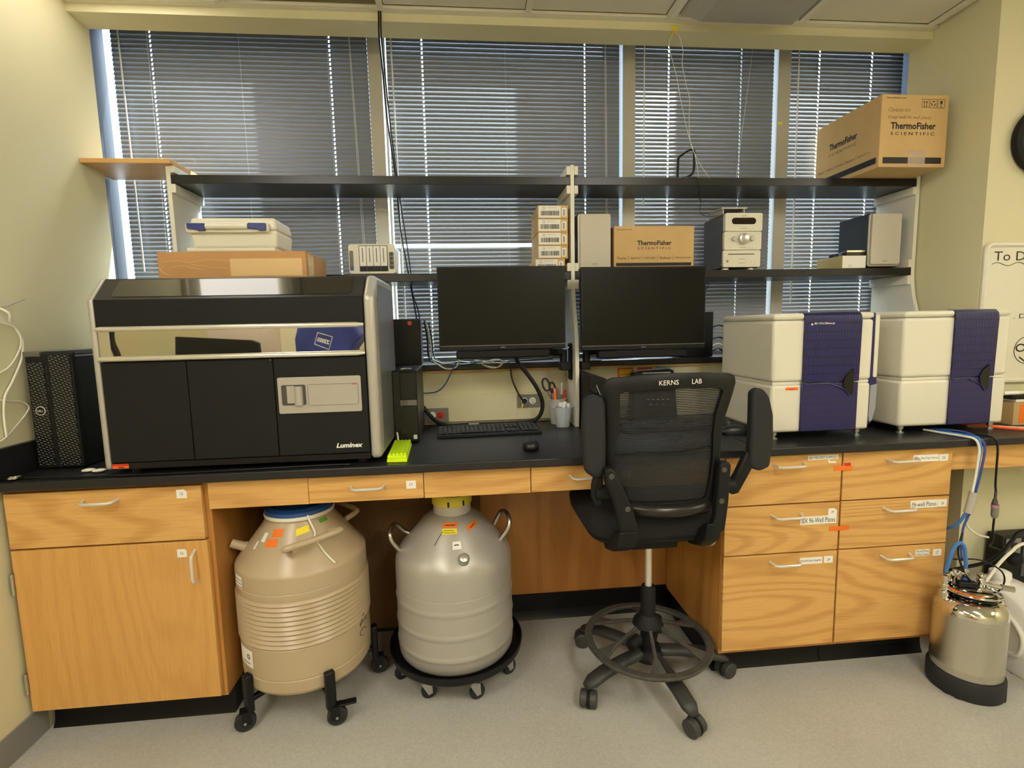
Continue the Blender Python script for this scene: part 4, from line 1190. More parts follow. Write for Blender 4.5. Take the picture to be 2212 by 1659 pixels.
def arm(xp, s_, label):
    t = thing('monitor_mount', label, 'monitor mount', (xp, 2.27, 1.12), 'monitor arms on the middle shelf panel')
    a = xp; b = xp+s_*0.014
    MB().box(min(a, b), max(a, b), 2.245, 2.285, 1.125, 1.292).build('wall_plate', 'blackm', t, bevel=0.005)
    MB().box(min(b, b+s_*0.045), max(b, b+s_*0.045), 2.215, 2.275, 1.172, 1.208).build('pivot_block', 'black', t, bevel=0.004)
    MB().cyl((b+s_*0.03, 2.235, 1.2085), (b+s_*0.03, 2.235, 1.265), 0.017, seg=18).build('pivot', 'black', t)
    MB().tube([(b+s_*0.03, 2.235, 1.252), (b+s_*0.075, 2.228, 1.255), (b+s_*0.14, 2.222, 1.266)], 0.016, 12).build('link', 'blackm', t)
    MB().tube([(b+s_*0.14, 2.224, 1.266), (b+s_*0.20, 2.222, 1.33), (b+s_*0.235, 2.215, 1.42)], 0.014, 10).build('link', 'blackm', t)
    MB().lathe([(0.006, 0), (0.006, 0.004)], (b, 2.262, 1.272), 10, (s_, 0, 0)).build('bolt', 'chrome', t)
arm(0.4835, -1, 'black monitor arm bolted to the panel face over the pen cups')
arm(0.5015, 1, 'black monitor arm bolted to the panel face over the angular computer')

# pen cups with pens, scissors
def cup(x, y, r0, r1, h, label, square=False):
    t = thing('pen_cup', label, 'cup', (x, y, CT), 'frosted plastic pen cups')
    n_s = 28
    MB().lathe([(r0*0.96, 0.0008), (r0, 0.004), (r1, h), (r1-0.0012, h), (r0-0.0012, 0.005), (0.001, 0.004)], (x, y, CT), n_s).build('cup', 'frost', t)
    if square:
        pts = [(x-r1-0.016, y-0.004), (x, y-r1-0.012), (x+r1+0.016, y-0.004), (x, y+r1+0.012)]
        m = MB(); m.prism([(x-0.052, y+0.012), (x-0.030, y-0.044), (x+0.045, y-0.03), (x+0.036, y+0.034)], 'Z', CT+h-0.001, CT+h+0.0012)
        m.build('rim', 'frost', t)
    else:
        m = MB(); m.lathe([(r1-0.0005, h), (r1+0.008, h), (r1+0.008, h+0.0015), (r1-0.0005, h+0.0015)], (x, y, CT), n_s, cap=False); m.build('rim', 'frost', t)
    return t
cup(0.418, 2.300, 0.028, 0.040, 0.118, 'tall frosted cup of pens and scissors near the wall')
cup(0.432, 2.222, 0.031, 0.040, 0.090, 'short frosted cup of white vials in front of the pens')
def pen(p0, p1, r, body, cap_, label, capf=0.3):
    p0, p1 = Vector(p0), Vector(p1)
    t = thing('pen', label, 'pen', p0)
    q = p0.lerp(p1, 1-capf)
    MB().cyl(p0, q, r, seg=12).build('barrel', body, t)
    MB().lathe([(r*1.15, 0), (r*1.15, (p1-q).length*0.9), (r*0.7, (p1-q).length)], q, 12, p1-q).build('cap', cap_, t)
zc = CT+0.010
pen((0.412, 2.290, zc), (0.405, 2.275, 1.085), 0.006, mat('orange_marker', (250, 130, 60), 0.4), mat('orange_marker', (250, 130, 60), 0.4), 'orange highlighter in the tall cup')
pen((0.41, 2.30, zc), (0.398, 2.31, 1.082), 0.006, 'paper', mat('blue_marker', (44, 44, 150), 0.4), 'blue capped marker in the tall cup', 0.35)
pen((0.432, 2.308, zc), (0.424, 2.315, 1.082), 0.0055, 'grey', 'grey', 'dark grey pen in the tall cup')
pen((0.435, 2.305, zc), (0.446, 2.315, 1.105), 0.0045, 'clear', 'frost', 'clear pen in the tall cup')
pen((0.440, 2.298, zc), (0.458, 2.30, 1.075), 0.005, 'paper', 'red', 'red capped pen in the tall cup', 0.35)
for i, (dx, dy, dz) in enumerate(((-0.016, 0.004, 0), (0.004, 0.010, 0.004), (0.018, -0.006, -0.002), (-0.004, -0.012, -0.004))):
    v = thing('vial', ['white capped vial tilting to the cup rim over the worktop', 'white capped vial standing highest in the short cup', 'white capped vial next to the shelf panel in the short cup', 'white capped vial at the front of the short cup'][i], 'vial', (0.438+dx, 2.222+dy, CT+0.012), 'white capped vials in the short cup')
    MB().cyl((0.438+dx*0.7, 2.222+dy*0.7, CT+0.012), (0.438+dx, 2.222+dy, CT+0.092+dz), 0.0065, seg=14).build('tube', mat('vial_blue', (170, 205, 215), 0.3), v)
    MB().lathe([(0.010, 0), (0.0105, 0.010), (0.009, 0.0165), (0.004, 0.018)], (0.438+dx, 2.222+dy, CT+0.0925+dz), 16).build('cap', 'paper', v)
sz = thing('scissors', 'scissors with black and grey looped grips in the tall cup', 'scissors', (0.395, 2.30, zc))
for cx_, cz_, ax_, az_, tl in ((0.3675, 1.102, 0.0155, 0.030, 0.25), (0.397, 1.088, 0.012, 0.024, 0.12)):
    pts = []
    for k in range(20):
        a = 2*PI*k/20
        px, pz = ax_*math.cos(a), az_*math.sin(a)
        pts.append((cx_+px*math.cos(tl)-pz*math.sin(tl)*1.0, 2.292, cz_+pz*math.cos(tl)+px*math.sin(tl)))
    MB().tube(pts, 0.0048, 8, closed=True).build('grip', mat('scissor_grip', (44, 42, 42), 0.5), sz)
MB().tube([(0.374, 2.292, 1.072), (0.392, 2.294, 1.03), (0.418, 2.296, 0.94)], [0.005, 0.004, 0.003], 8).build('blade', 'steel', sz)
MB().tube([(0.398, 2.296, 1.062), (0.400, 2.298, 1.03), (0.405, 2.30, 0.94)], [0.005, 0.004, 0.003], 8).build('blade', 'steel', sz)

# angular black computer behind the chair
pr_ = thing('gaming_computer', 'black angular computer with bright faceted corner behind the chair', 'computer', (0.555, 2.15, CT))
MB().prism([(0.508, CT+0.002), (0.588, CT+0.002), (0.590, 1.120), (0.578, 1.150), (0.53, 1.165), (0.508, 1.165)], 'Y', 2.03, 2.355).build('case', 'blackm', pr_, bevel=0.003)
MB().loft([[(0.512, 2.029, 1.105), (0.588, 2.029, 1.105), (0.588, 2.029, 1.118), (0.560, 2.029, 1.135)], [(0.530, 2.012, 1.09), (0.575, 2.012, 1.095), (0.580, 2.012, 1.112), (0.558, 2.012, 1.12)]]).build('front_crest', 'black', pr_)
m = MB(); m.prism([(0.556, 1.128), (0.586, 1.126), (0.588, 1.103), (0.563, 1.107)], 'Y', 2.008, 2.0115)
m.tube([(0.532, 2.010, 1.126), (0.548, 2.010, 1.085), (0.562, 2.010, 1.106)], 0.002, 6)
m.build('facet_trim', 'alubar', pr_)
# console screen behind the chair back
ph = thing('touch_console', 'black console with rows of pale keys behind the chair mesh', 'console', (0.87, 2.30, CT))
m = MB(); m.loft([[(0.775, 2.27, CT+0.001), (0.995, 2.27, CT+0.001), (0.995, 2.36, CT+0.001), (0.775, 2.36, CT+0.001)], [(0.79, 2.30, 1.145), (0.985, 2.30, 1.150), (0.985, 2.345, 1.150), (0.79, 2.345, 1.145)]])
m.build('body', 'black', ph, bevel=0.003)
m = MB()
for k in range(5):
    m.box(0.845+0.024*k, 0.857+0.024*k, 2.2745, 2.280, 1.012, 1.018)
for k in range(3):
    m.box(0.857+0.030*k, 0.868+0.030*k, 2.2705, 2.276, 0.992, 0.997)
m.build('key', 'grey', ph)
MB().prism([(0.815, 1.152), (0.955, 1.158), (0.985, 1.150), (0.79, 1.145)], 'Y', 2.298, 2.344).build('top_cover', 'black', ph)
m = MB(); m.box(0.83, 0.965, 2.293, 2.2985, 1.138, 1.144)
m.build('light_bar', 'frost', ph)
tag(MB().box(1.05, 1.105, 2.05, 2.10, CT+0.0005, CT+0.012).build('red_marker_pad', 'red', bevel=0.002), 'red pad on the worktop seen through the chair mesh', 'pad')

# sticky notes
for (a, b_, z0, z1, mm, lab) in ((0.741, 0.820, 1.085, 1.1605, mat('coral_note', (236, 98, 74), 0.7), 'coral sticky note with a yellow strip under the sill'), (0.838, 0.917, 1.085, 1.159, mat('red_note', (226, 82, 74), 0.7), 'plain red sticky note under the sill'), (0.931, 1.008, 1.085, 1.1605, mat('aqua_note', (110, 192, 196), 0.7), 'aqua blue sticky note under the sill')):
    n = thing('sticky_note', lab, 'note', ((a+b_)/2, 2.399, z0), 'sticky notes on the wall')
    MB().prism([(2.3992, z1), (2.3992, z0+0.02), (2.390, z0), (2.3894, z0), (2.3984, z0+0.02), (2.3984, z1)], 'X', a, b_).build('sheet', mm, n)
    if 'coral' in lab:
        MB().box(a+0.008, b_-0.006, 2.3974, 2.398, z0+0.045, z1-0.008).build('strip', 'yellow', n)
        MB().box(a+0.012, b_-0.012, 2.3974, 2.398, z0+0.026, z0+0.040).build('strip', 'yellow', n)

# ================================================================== CELL SORTERS
def sorter(x0, x1, b0, b1, y, label, logo=False, fairing=False, tape_=False):
    t = thing('cell_sorter', label, 'instrument', ((x0+x1)/2, y+0.2, CT), 'white bench sorters with navy doors')
    yb = 2.172
    z0, zg, z1 = 0.944, 1.134, 1.372
    MB().box(x0, x1, y, yb, z0, zg-0.006).build('lower_body', 'whiteP', t, bevel=0.012, bseg=3)
    MB().box(x0+0.006, x1-0.006, y+0.008, yb-0.006, zg-0.0055, zg+0.0055).build('groove', 'grey' if False else 'whiteP', t)
    MB().box(x0, x1, y, yb, zg+0.006, z1).build('upper_body', 'whiteP', t, bevel=0.012, bseg=3)
    MB().box(x0-0.0015, x1+0.0015, y-0.0015, yb, z1+0.0015, 1.398).build('top_cover', 'whiteP', t, bevel=0.012, bseg=3)
    # navy door in two leaves, the upper one curling over the top edge
    du = MB().prism([(y-0.007, zg+0.002), (y-0.010, 1.365), (y-0.006, 1.388), (y+0.006, 1.3995), (y+0.03, 1.401), (y+0.03, 1.399), (y-0.0017, 1.372), (y-0.0017, zg+0.002)], 'X', b0, b1).build('upper_door', 'navypat', t, bevel=0.003)
    dl = MB().box(b0-0.003, b1-0.002, y-0.008, y-0.0005, z0+0.003, zg-0.001).build('lower_door', 'navyvent', t, bevel=0.003)
    hx = b1-0.027
    cr = [(hx, 1.184), (hx-0.012, 1.176), (hx-0.030, 1.158), (hx-0.040, 1.138), (hx-0.038, 1.118), (hx-0.026, 1.098), (hx-0.010, 1.087), (hx-0.002, 1.086), (hx+0.001, 1.10)]
    MB().prism(cr, 'Y', y-0.0125, y-0.0085).build('hand_recess', 'blackg', du)
    MB().tube([(b0+0.002, y-0.009, 1.130), (b0+0.09, y-0.0095, 1.131), (hx-0.08, y-0.0095, 1.124), (hx-0.035, y-0.010, 1.106), (hx-0.012, y-0.010, 1.082)], 0.0028, 8, smooth=5).build('swoosh', 'navy', dl)
    if logo:
        m = MB(); m.text('BD FACSMelody', (b0+0.036, y-0.0108, 1.353), X_, Z_, w=0.082, h=0.0095, bold=0.008)
        m.add([(b0+0.021, y-0.0108, 1.353), (b0+0.032, y-0.0108, 1.353), (b0+0.0265, y-0.0108, 1.361)], [(0, 1, 2)])
        m.build('logo', 'paper', du, smooth=False)
    if tape_:
        m = MB(); m.box(b0-0.062, b0-0.012, y-0.0008, y-0.0001, 1.108, 1.119); m.m(1); m.box(b0-0.048, b0-0.026, y-0.0012, y-0.0008, 1.110, 1.113)
        m.build('warning_sticker', ['orange', 'red'], t)
    for fx in (x0+0.03, x1-0.03):
        for fy in (y+0.025, yb-0.03):
            MB().lathe([(0.014, 0), (0.014, 0.006), (0.007, 0.008), (0.007, 0.014), (0.011, 0.017), (0.011, 0.0285)], (fx, fy, CT+0.0005), 16).build('foot', 'zinc', t)
    if fairing:
        MB().prism([(x1+0.004, 1.395), (x1+0.016, 1.395), (x1+0.020, 1.18), (x1+0.036, 1.135), (x1+0.034, 1.02), (x1+0.022, 0.968), (x1+0.006, 0.958), (x1-0.002, 0.99), (x1-0.001, 1.15), (x1+0.001, 1.27)], 'Y', y+0.014, y+0.05).build('side_fairing', 'navy', t, bevel=0.002)
        MB().prism([(x1+0.006, 1.115), (x1+0.032, 1.120), (x1+0.030, 1.025), (x1+0.019, 0.978), (x1+0.008, 0.972), (x1+0.003, 1.0)], 'Y', y+0.008, y+0.0135).build('clear_cover', mat('grey_clear_cover', (150, 152, 160), 0.15), t)
        MB().prism(MB().rrect(x1+0.0165, x1+0.034, 1.145, 1.388, 0.008), 'Y', y+0.012, yb).build('side_cover', 'whiteP', t, bevel=0.003)
    return t
sorter(1.152, 1.556, 1.269, 1.499, 1.79, 'white sorter with printed navy door next to the office chair', logo=True, fairing=True, tape_=True)
sorter(1.694, 2.148, 1.898, 2.083, 1.802, 'white sorter with plain navy door at the whiteboard end')

# ================================================================== CRYO TANKS
def prof_r(prof, z):
    for (r0, z0), (r1, z1) in zip(prof, prof[1:]):
        if min(z0, z1) <= z <= max(z0, z1) and abs(z1-z0) > 1e-6:
            return r0+(r1-r0)*(z-z0)/(z1-z0)
    return prof[-1][0]
def patch(m, prof, c, a0, a1, z0, z1, off=0.0012, na=6, nz=3, skew=0.0):
    """a label hugging a turned body between two bearings (degrees) and two heights"""
    P = []
    for j in range(nz+1):
        for i in range(na+1):
            u = i/na
            z = z0+(z1-z0)*j/nz+skew*(u-0.5)
            a = math.radians(a0+(a1-a0)*u)
            r = prof_r(prof, z)+off
            P.append((c[0]+r*math.cos(a), c[1]+r*math.sin(a), z))
    return m.add(P, [(j*(na+1)+i, j*(na+1)+i+1, (j+1)*(na+1)+i+1, (j+1)*(na+1)+i) for j in range(nz) for i in range(na)])
def pol(c, r, a, z):
    return (c[0]+r*math.cos(math.radians(a)), c[1]+r*math.sin(math.radians(a)), z)

# beige ribbed tank on its own wheels
C1 = (-0.630, 1.868)
t1 = thing('cryogenic_tank', 'beige ribbed storage tank with blue lid on roller legs', 'tank', (*C1, 0))
pr1 = [(0.01, 0.128), (0.195, 0.128), (0.215, 0.136), (0.224, 0.150), (0.2265, 0.190), (0.2245, 0.1935), (0.2265, 0.197), (0.2265, 0.302)]
nr = 10
for k in range(nr):
    z = 0.304+0.0168*k
    pr1 += [(0.2245, z), (0.2268, z+0.003), (0.2315, z+0.0084), (0.2268, z+0.0138)]
pr1 += [(0.2255, 0.4735), (0.2265, 0.478), (0.2265, 0.499), (0.2250, 0.501), (0.2265, 0.503), (0.2265, 0.506), (0.2265, 0.552), (0.2262, 0.556), (0.2245, 0.561), (0.2215, 0.5655), (0.2185, 0.5695), (0.184, 0.612), (0.145, 0.663), (0.116, 0.702), (0.112, 0.712)]
MB().lathe(pr1, (*C1, 0), 72).build('shell', 'tan', t1, angle=28)
pc1 = pr1
MB().lathe([(0.1125, 0.7125), (0.121, 0.7125), (0.1225, 0.718), (0.121, 0.7245), (0.110, 0.7265), (0.001, 0.727)], (*C1, 0), 56).build('lid_rim', 'whiteP', t1)
MB().lathe([(0.1185, 0.7255), (0.116, 0.738), (0.102, 0.748), (0.080, 0.748), (0.074, 0.742), (0.06, 0.748), (0.02, 0.758), (0.001, 0.759)], (*C1, 0), 56).build('lid', mat('lid_blue', (36, 76, 140), 0.35), t1)
for a in (299, 179, 59):
    h = MB().tube([pol(C1, 0.165, a-27, 0.635), pol(C1, 0.205, a-26, 0.650), pol(C1, 0.214, a-22, 0.658), pol(C1, 0.206, a, 0.668), pol(C1, 0.214, a+22, 0.676), pol(C1, 0.205, a+26, 0.676), pol(C1, 0.150, a+27, 0.660)], 0.0115, 12, smooth=4)
    if a != 179:
        h.build('handle', 'tan', t1)
m = MB()
m.cyl(pol(C1, 0.185, 193, 0.598), pol(C1, 0.235, 193, 0.622), 0.017, 0.0155, 18)
m.cyl(pol(C1, 0.187, 193, 0.597), pol(C1, 0.195, 193, 0.601), 0.022, 0.022, 18)
m.build('valve_port', 'tan', t1)
# labels
for q in ((246, 262, 0.668, 0.690), (242, 258, 0.640, 0.662)):
    patch(MB(), pc1, C1, *q, skew=0.004).build('orange_label', 'orange', t1)
m = MB(); patch(m, pc1, C1, 281, 300, 0.672, 0.692, skew=0.008); m.build('yellow_label', 'yellow', t1)
m = MB(); patch(m, pc1, C1, 318, 334, 0.690, 0.702); m.build('green_label', 'green', t1)
for q in ((231, 238, 0.650, 0.676), (224, 228, 0.625, 0.648), (215, 229, 0.505, 0.548)):
    patch(MB(), pc1, C1, *q).build('white_label', 'paper', t1)
m = MB(); patch(m, pc1, C1, 213, 236, 0.225, 0.288); m.build('white_label', 'paper', t1)
for z in (0.508, 0.520, 0.532):
    patch(MB(), pc1, C1, 216, 228, z, z+0.003, 0.0016, nz=1).build('label_print', 'inkgrey', t1)
m = MB()
for k in range(12):
    a, b_ = k*2*PI/12, (k+1)*2*PI/12
    P = []
    for q, rr in ((a, 0.004), (a, 0.010), (b_, 0.010), (b_, 0.004)):
        P.append(pol(C1, 0.2283, 230+math.degrees(rr*math.cos(q)/0.228), 0.262+rr*math.sin(q)))
    m.add(P, [(0, 1, 2, 3)])
m.build('label_emblem', 'inkgrey', t1)
patch(MB(), pc1, C1, 220, 232, 0.236, 0.240, 0.0016, nz=1).build('label_print', 'inkgrey', t1)
# marker drawing on the side
m = MB()
m.tube([pol(C1, 0.2285, 343+math.degrees(0.02*math.cos(q)/0.23), 0.258+0.013*math.sin(q)) for q in [2*PI*k/16 for k in range(13)]], 0.0012, 5)
m.tube([pol(C1, 0.2285, 339, 0.285), pol(C1, 0.2285, 345, 0.325), pol(C1, 0.2285, 351, 0.29), pol(C1, 0.2285, 338, 0.295), pol(C1, 0.2285, 352, 0.302)], 0.0012, 5)
m.build('marker_drawing', 'dgrey', t1)
MB().tube([pol(C1, 0.118, 300, 0.728), pol(C1, 0.126, 301, 0.712), pol(C1, 0.148, 305, 0.675), pol(C1, 0.158, 304, 0.655), pol(C1, 0.19, 309, 0.612), pol(C1, 0.222, 315, 0.572)], 0.0035, 7, smooth=5).build('tie_string', 'wire', t1)
# five roller legs
for k in range(5):
    a = 230+72*k
    lg = MB()
    ca, sa = math.cos(math.radians(a)), math.sin(math.radians(a))
    e, n2 = Vector((ca, sa, 0)), Vector((-sa, ca, 0))
    c = Vector((*C1, 0))
    lg.obox(c+e*0.239+Z_*0.135, e*0.012, n2*0.017, Z_*0.068)
    lg.obox(c+e*0.13+Z_*0.107, e*0.10, n2*0.010, Z_*0.009)
    lo = lg.build('leg', 'black', t1, bevel=0.005)
    sw_ = math.radians(a+(70 if k == 1 else 15*(k-2)))
    d2 = Vector((math.cos(sw_), math.sin(sw_), 0)); s2 = Vector((-d2.y, d2.x, 0))
    wc = c+e*0.237+d2*0.018+Z_*0.034
    MB().lathe([(0.012, -0.011), (0.030, -0.011), (0.034, -0.007), (0.034, 0.007), (0.030, 0.011), (0.012, 0.011)], wc, 28, s2).build('wheel', 'rubber', lo)
    f = MB()
    for s_ in (-1, 1):
        f.obox(wc+s2*(0.0145*s_)+Z_*0.014-d2*0.006, d2*0.014, s2*0.0018, Z_*0.022)
    f.obox(wc+Z_*0.0385-d2*0.006, d2*0.022, s2*0.016, Z_*0.003)
    f.build('fork', 'black', lo)
    MB().cyl(wc-s2*0.0175, wc+s2*0.0175, 0.005, seg=10).build('axle', 'zinc', lo)
    if k == 1:
        MB().obox(wc+Z_*0.040+d2*0.036, d2*0.030, s2*0.013, Z_*0.0035).build('brake_pedal', 'black', lo, bevel=0.002)

# silver tank on a round dolly
C2 = (-0.072, 1.932)
dl = thing('round_dolly', 'black round dolly with swivel casters under the silver tank', 'dolly', (*C2, 0))
MB().lathe([(0.001, 0.090), (0.235, 0.090), (0.252, 0.094), (0.262, 0.104), (0.266, 0.130), (0.261, 0.131), (0.256, 0.110), (0.245, 0.102), (0.001, 0.100)], (*C2, 0), 64).build('dish', 'black', dl)
for k, a in enumerate((192, 236, 287, 337, 40, 95, 145)):
    rr = 0.21
    p = Vector(pol(C2, rr, a, 0))
    sw_ = math.radians((215, 20, 20, 35, 80, 60, 150)[k])
    d2 = Vector((math.cos(sw_), math.sin(sw_), 0)); s2 = Vector((-d2.y, d2.x, 0))
    wc = p+d2*0.015+Z_*0.029
    cs = MB()
    cs.lathe([(0.016, 0.066), (0.019, 0.072), (0.019, 0.0895)], (p.x, p.y, 0), 18)
    for s_ in (-1, 1):
        P2 = [wc+s2*(0.0135*s_)+v for v in (d2*-0.030+Z_*0.036, d2*0.008+Z_*0.036, d2*0.010-Z_*0.006, d2*-0.006-Z_*0.010)]
        P3 = [q+s2*(0.0018*s_) for q in P2]
        cs.loft([P2, P3])
    cs.obox(wc+Z_*0.037-d2*0.011, d2*0.019, s2*0.0153, Z_*0.0015)
    co = cs.build('caster', 'zinc', dl)
    MB().lathe([(0.010, -0.010), (0.026, -0.010), (0.029, -0.006), (0.029, 0.006), (0.026, 0.010), (0.010, 0.010)], wc, 24, s2).build('wheel', 'rubber', co)
t2 = thing('cryogenic_tank', 'silver round-shouldered storage tank with yellow lid on a dolly', 'tank', (*C2, 0.1005))
pr2 = [(0.01, 0.1015), (0.20, 0.1015), (0.217, 0.108), (0.226, 0.122), (0.228, 0.140)]
for zr in (0.171, 0.256, 0.347):
    pr2 += [(0.228, zr-0.016), (0.2281, zr-0.013), (0.2298, zr-0.007), (0.2312, zr), (0.2298, zr+0.007), (0.2281, zr+0.013), (0.228, zr+0.016)]
pr2 += [(0.228, 0.394), (0.228, 0.3965), (0.2270, 0.398), (0.228, 0.3995), (0.228, 0.402), (0.228, 0.462), (0.2275, 0.475), (0.2245, 0.494), (0.217, 0.513), (0.203, 0.533), (0.182, 0.556), (0.150, 0.592), (0.122, 0.625), (0.100, 0.643), (0.082, 0.652), (0.0745, 0.658)]
MB().lathe(pr2, (*C2, 0), 72).build('shell', 'dsilver', t2, angle=40)
MB().lathe([(0.0735, 0.656), (0.0735, 0.696)], (*C2, 0), 40).build('neck', mat('neck_white', (188, 184, 174), 0.4), t2)
MB().lathe([(0.076, 0.692), (0.078, 0.694), (0.078, 0.728), (0.075, 0.733), (0.070, 0.733), (0.062, 0.726), (0.058, 0.738), (0.02, 0.741), (0.001, 0.741)], (*C2, 0), 40).build('lid', mat('lid_yellow', (214, 196, 62), 0.45), t2)
m = MB()
for a in (262, 306):
    for z in (0.699, 0.706, 0.712):
        m.lathe([(0.0042, 0), (0.0042, 0.0012)], pol(C2, 0.0779, a, z), 10, (math.cos(math.radians(a)), math.sin(math.radians(a)), 0))
m.build('lid_slot', 'ink', t2)
MB().tube([pol(C2, 0.206, 191, 0.518), pol(C2, 0.235, 192, 0.56), pol(C2, 0.243, 191, 0.588), pol(C2, 0.237, 184, 0.606), pol(C2, 0.225, 175, 0.604), pol(C2, 0.20, 170, 0.57), pol(C2, 0.178, 168, 0.556)], 0.0085, 12, smooth=4).build('handle', 'steel', t2)
MB().tube([pol(C2, 0.19, 345, 0.543), pol(C2, 0.222, 347, 0.590), pol(C2, 0.226, 350, 0.618), pol(C2, 0.213, 357, 0.640), pol(C2, 0.197, 366, 0.634), pol(C2, 0.185, 369, 0.61), pol(C2, 0.168, 370, 0.577)], 0.0085, 12, smooth=4).build('handle', 'steel', t2)
ga = Vector(pol((0, 0), 1, 282, 0)); gn = (ga*0.62+Z_*0.78).normalized()
gp = Vector(pol(C2, 0.196, 282, 0.536))
m = MB(); m.lathe([(0.021, 0), (0.021, 0.018), (0.019, 0.021), (0.0165, 0.021)], gp, 28, gn); m.m(1); m.lathe([(0.0160, 0.0205), (0.012, 0.0235), (0.001, 0.0245)], gp, 28, gn)
m.build('vacuum_port', ['zinc', 'alubar'], t2)
patch(MB(), pr2, C2, 252, 282, 0.632, 0.645, 0.002).build('orange_label', 'orange', t2)
patch(MB(), pr2, C2, 297, 322, 0.621, 0.634, 0.002, skew=0.010).build('orange_label', 'orange', t2)
m = MB(); patch(m, pr2, C2, 253, 279, 0.613, 0.629, 0.002); m.build('yellow_label', 'yellow', t2)
m = MB(); patch(m, pr2, C2, 271, 282, 0.570, 0.592, 0.002); m.build('white_label', 'paper', t2)
for q, sk in (((257, 277, 0.637, 0.6395), 0), ((302, 316, 0.626, 0.628), 0.008), ((256, 276, 0.617, 0.6185), 0), ((256, 274, 0.623, 0.6245), 0), ((273, 279, 0.581, 0.584), 0)):
    patch(MB(), pr2, C2, *q, 0.0026, nz=1, skew=sk).build('label_writing', 'ink', t2)
MB().tube([pol(C2, 0.128, 255, 0.622), pol(C2, 0.15, 249, 0.596), pol(C2, 0.163, 247, 0.58)], 0.0011, 5).build('pen_stroke', 'ink', t2)

# ================================================================== OFFICE CHAIR
ch = thing('office_chair', 'black mesh drafting chair with flipped-up arms and foot ring', 'chair', (0.672, 1.78, 0), local=True)
outer = [(-0.233, 1.173), (-0.227, 1.185), (-0.207, 1.198), (-0.127, 1.206), (-0.006, 1.212), (0.097, 1.21), (0.196, 1.203), (0.213, 1.193), (0.216, 1.169), (0.195, 1.113), (0.171, 1.053), (0.160, 0.988), (0.160, 0.914), (0.152, 0.797), (0.141, 0.743), (0.116, 0.734), (0.002, 0.730), (-0.124, 0.737), (-0.141, 0.772), (-0.149, 0.793), (-0.198, 0.874), (-0.233, 0.916), (-0.229, 1.005), (-0.227, 1.069), (-0.231, 1.128)]
inner = [(-0.181, 1.148), (-0.171, 1.154), (-0.086, 1.162), (0.036, 1.164), (0.156, 1.157), (0.164, 1.15), (0.137, 1.075), (0.128, 1.006), (0.13, 0.923), (0.122, 0.841), (0.11, 0.787), (0.043, 0.786), (-0.083, 0.783), (-0.145, 0.784), (-0.157, 0.822), (-0.194, 0.914), (-0.2, 0.955), (-0.186, 1.019), (-0.18, 1.079)]
def ray_hit(poly, c, a):
    d = (math.cos(a), math.sin(a)); best = None
    for i in range(len(poly)):
        (x1, y1), (x2, y2) = poly[i], poly[(i+1) % len(poly)]
        ex, ey = x2-x1, y2-y1
        den = d[0]*ey-d[1]*ex
        if abs(den) < 1e-12:
            continue
        t_ = ((x1-c[0])*ey-(y1-c[1])*ex)/den
        u = ((x1-c[0])*d[1]-(y1-c[1])*d[0])/den
        if t_ > 0 and -1e-9 <= u <= 1+1e-9 and (best is None or t_ > best):
            best = t_
    return (c[0]+d[0]*best, c[1]+d[1]*best)
YBK = -0.235
def yback(x, z):          # the back is dished: its sides come towards the sitter
    return YBK+0.9*x*x+0.10*max(0.0, 0.98-z)*0.6
NC = 96
cen = (-0.02, 0.965)
o2 = [ray_hit(outer, cen, 2*PI*k/NC) for k in range(NC)]
i2 = [ray_hit(inner, cen, 2*PI*k/NC) for k in range(NC)]
m = MB()
L4 = []
for pts, dy in ((o2, 0.006), (i2, 0.004), (i2, 0.026), (o2, 0.030)):
    L4.append([(x, yback(x, z)-0.016+dy, z) for x, z in pts])
mid1 = [((a[0]+b_[0])/2, yback((a[0]+b_[0])/2, (a[1]+b_[1])/2)-0.018, (a[1]+b_[1])/2) for a, b_ in zip(o2, i2)]
m.loft([L4[0], mid1, L4[1], L4[2], L4[3], L4[0]], caps=False)
m.build('back_frame', 'black', ch, angle=50)
# woven back: fine horizontal strips
m = MB()
z = 0.790
while z < 1.160:
    xs_ = []
    for i in range(len(inner)):
        (x1, z1_), (x2, z2_) = inner[i], inner[(i+1) % len(inner)]
        if (z1_-z)*(z2_-z) < 0:
            xs_.append(x1+(x2-x1)*(z-z1_)/(z2_-z1_))
    if len(xs_) >= 2:
        a, b_ = min(xs_)-0.004, max(xs_)+0.004
        n = 8
        th = 0.0037 if z > 0.94 else 0.0051
        top = [(a+(b_-a)*k/n, yback(a+(b_-a)*k/n, z), z+th/2) for k in range(n+1)]
        bot = [(x, y, z-th/2) for x, y, _ in top]
        m.add(top+bot, [(n+1+k, n+2+k, k+1, k) for k in range(n)])
    z += 0.0056
m.build('woven_back', mat('woven_black', (26, 26, 26), 0.8), ch)['kind'] = 'stuff'
MB().tube([(-0.197, yback(-0.19, 0.955)-0.006, 0.950), (0.0, YBK-0.004, 0.958), (0.128, yback(0.128, 0.965)-0.004, 0.968)], 0.0035, 6, smooth=5).build('lumbar_seam', 'black', ch)
MB().tube([(-0.145, yback(-0.14, 0.765)-0.006, 0.765), (-0.06, YBK-0.008, 0.760), (0.04, YBK-0.008, 0.760), (0.118, yback(0.118, 0.765)-0.006, 0.764)], 0.021, 14, smooth=4).build('lower_bar', mat('dark_steel_tube', (58, 56, 52), 0.28, 0.7), ch)
m = MB(); yt = yback(0, 1.18)-0.0195
m.text('KERNS', (-0.066, yt, 1.176), X_+Z_*0.02, Z_, w=0.064, h=0.0155); m.text('LAB', (0.042, yt, 1.178), X_+Z_*0.02, Z_, w=0.032, h=0.0155)
m.build('lettering', 'paper', ch, smooth=False)
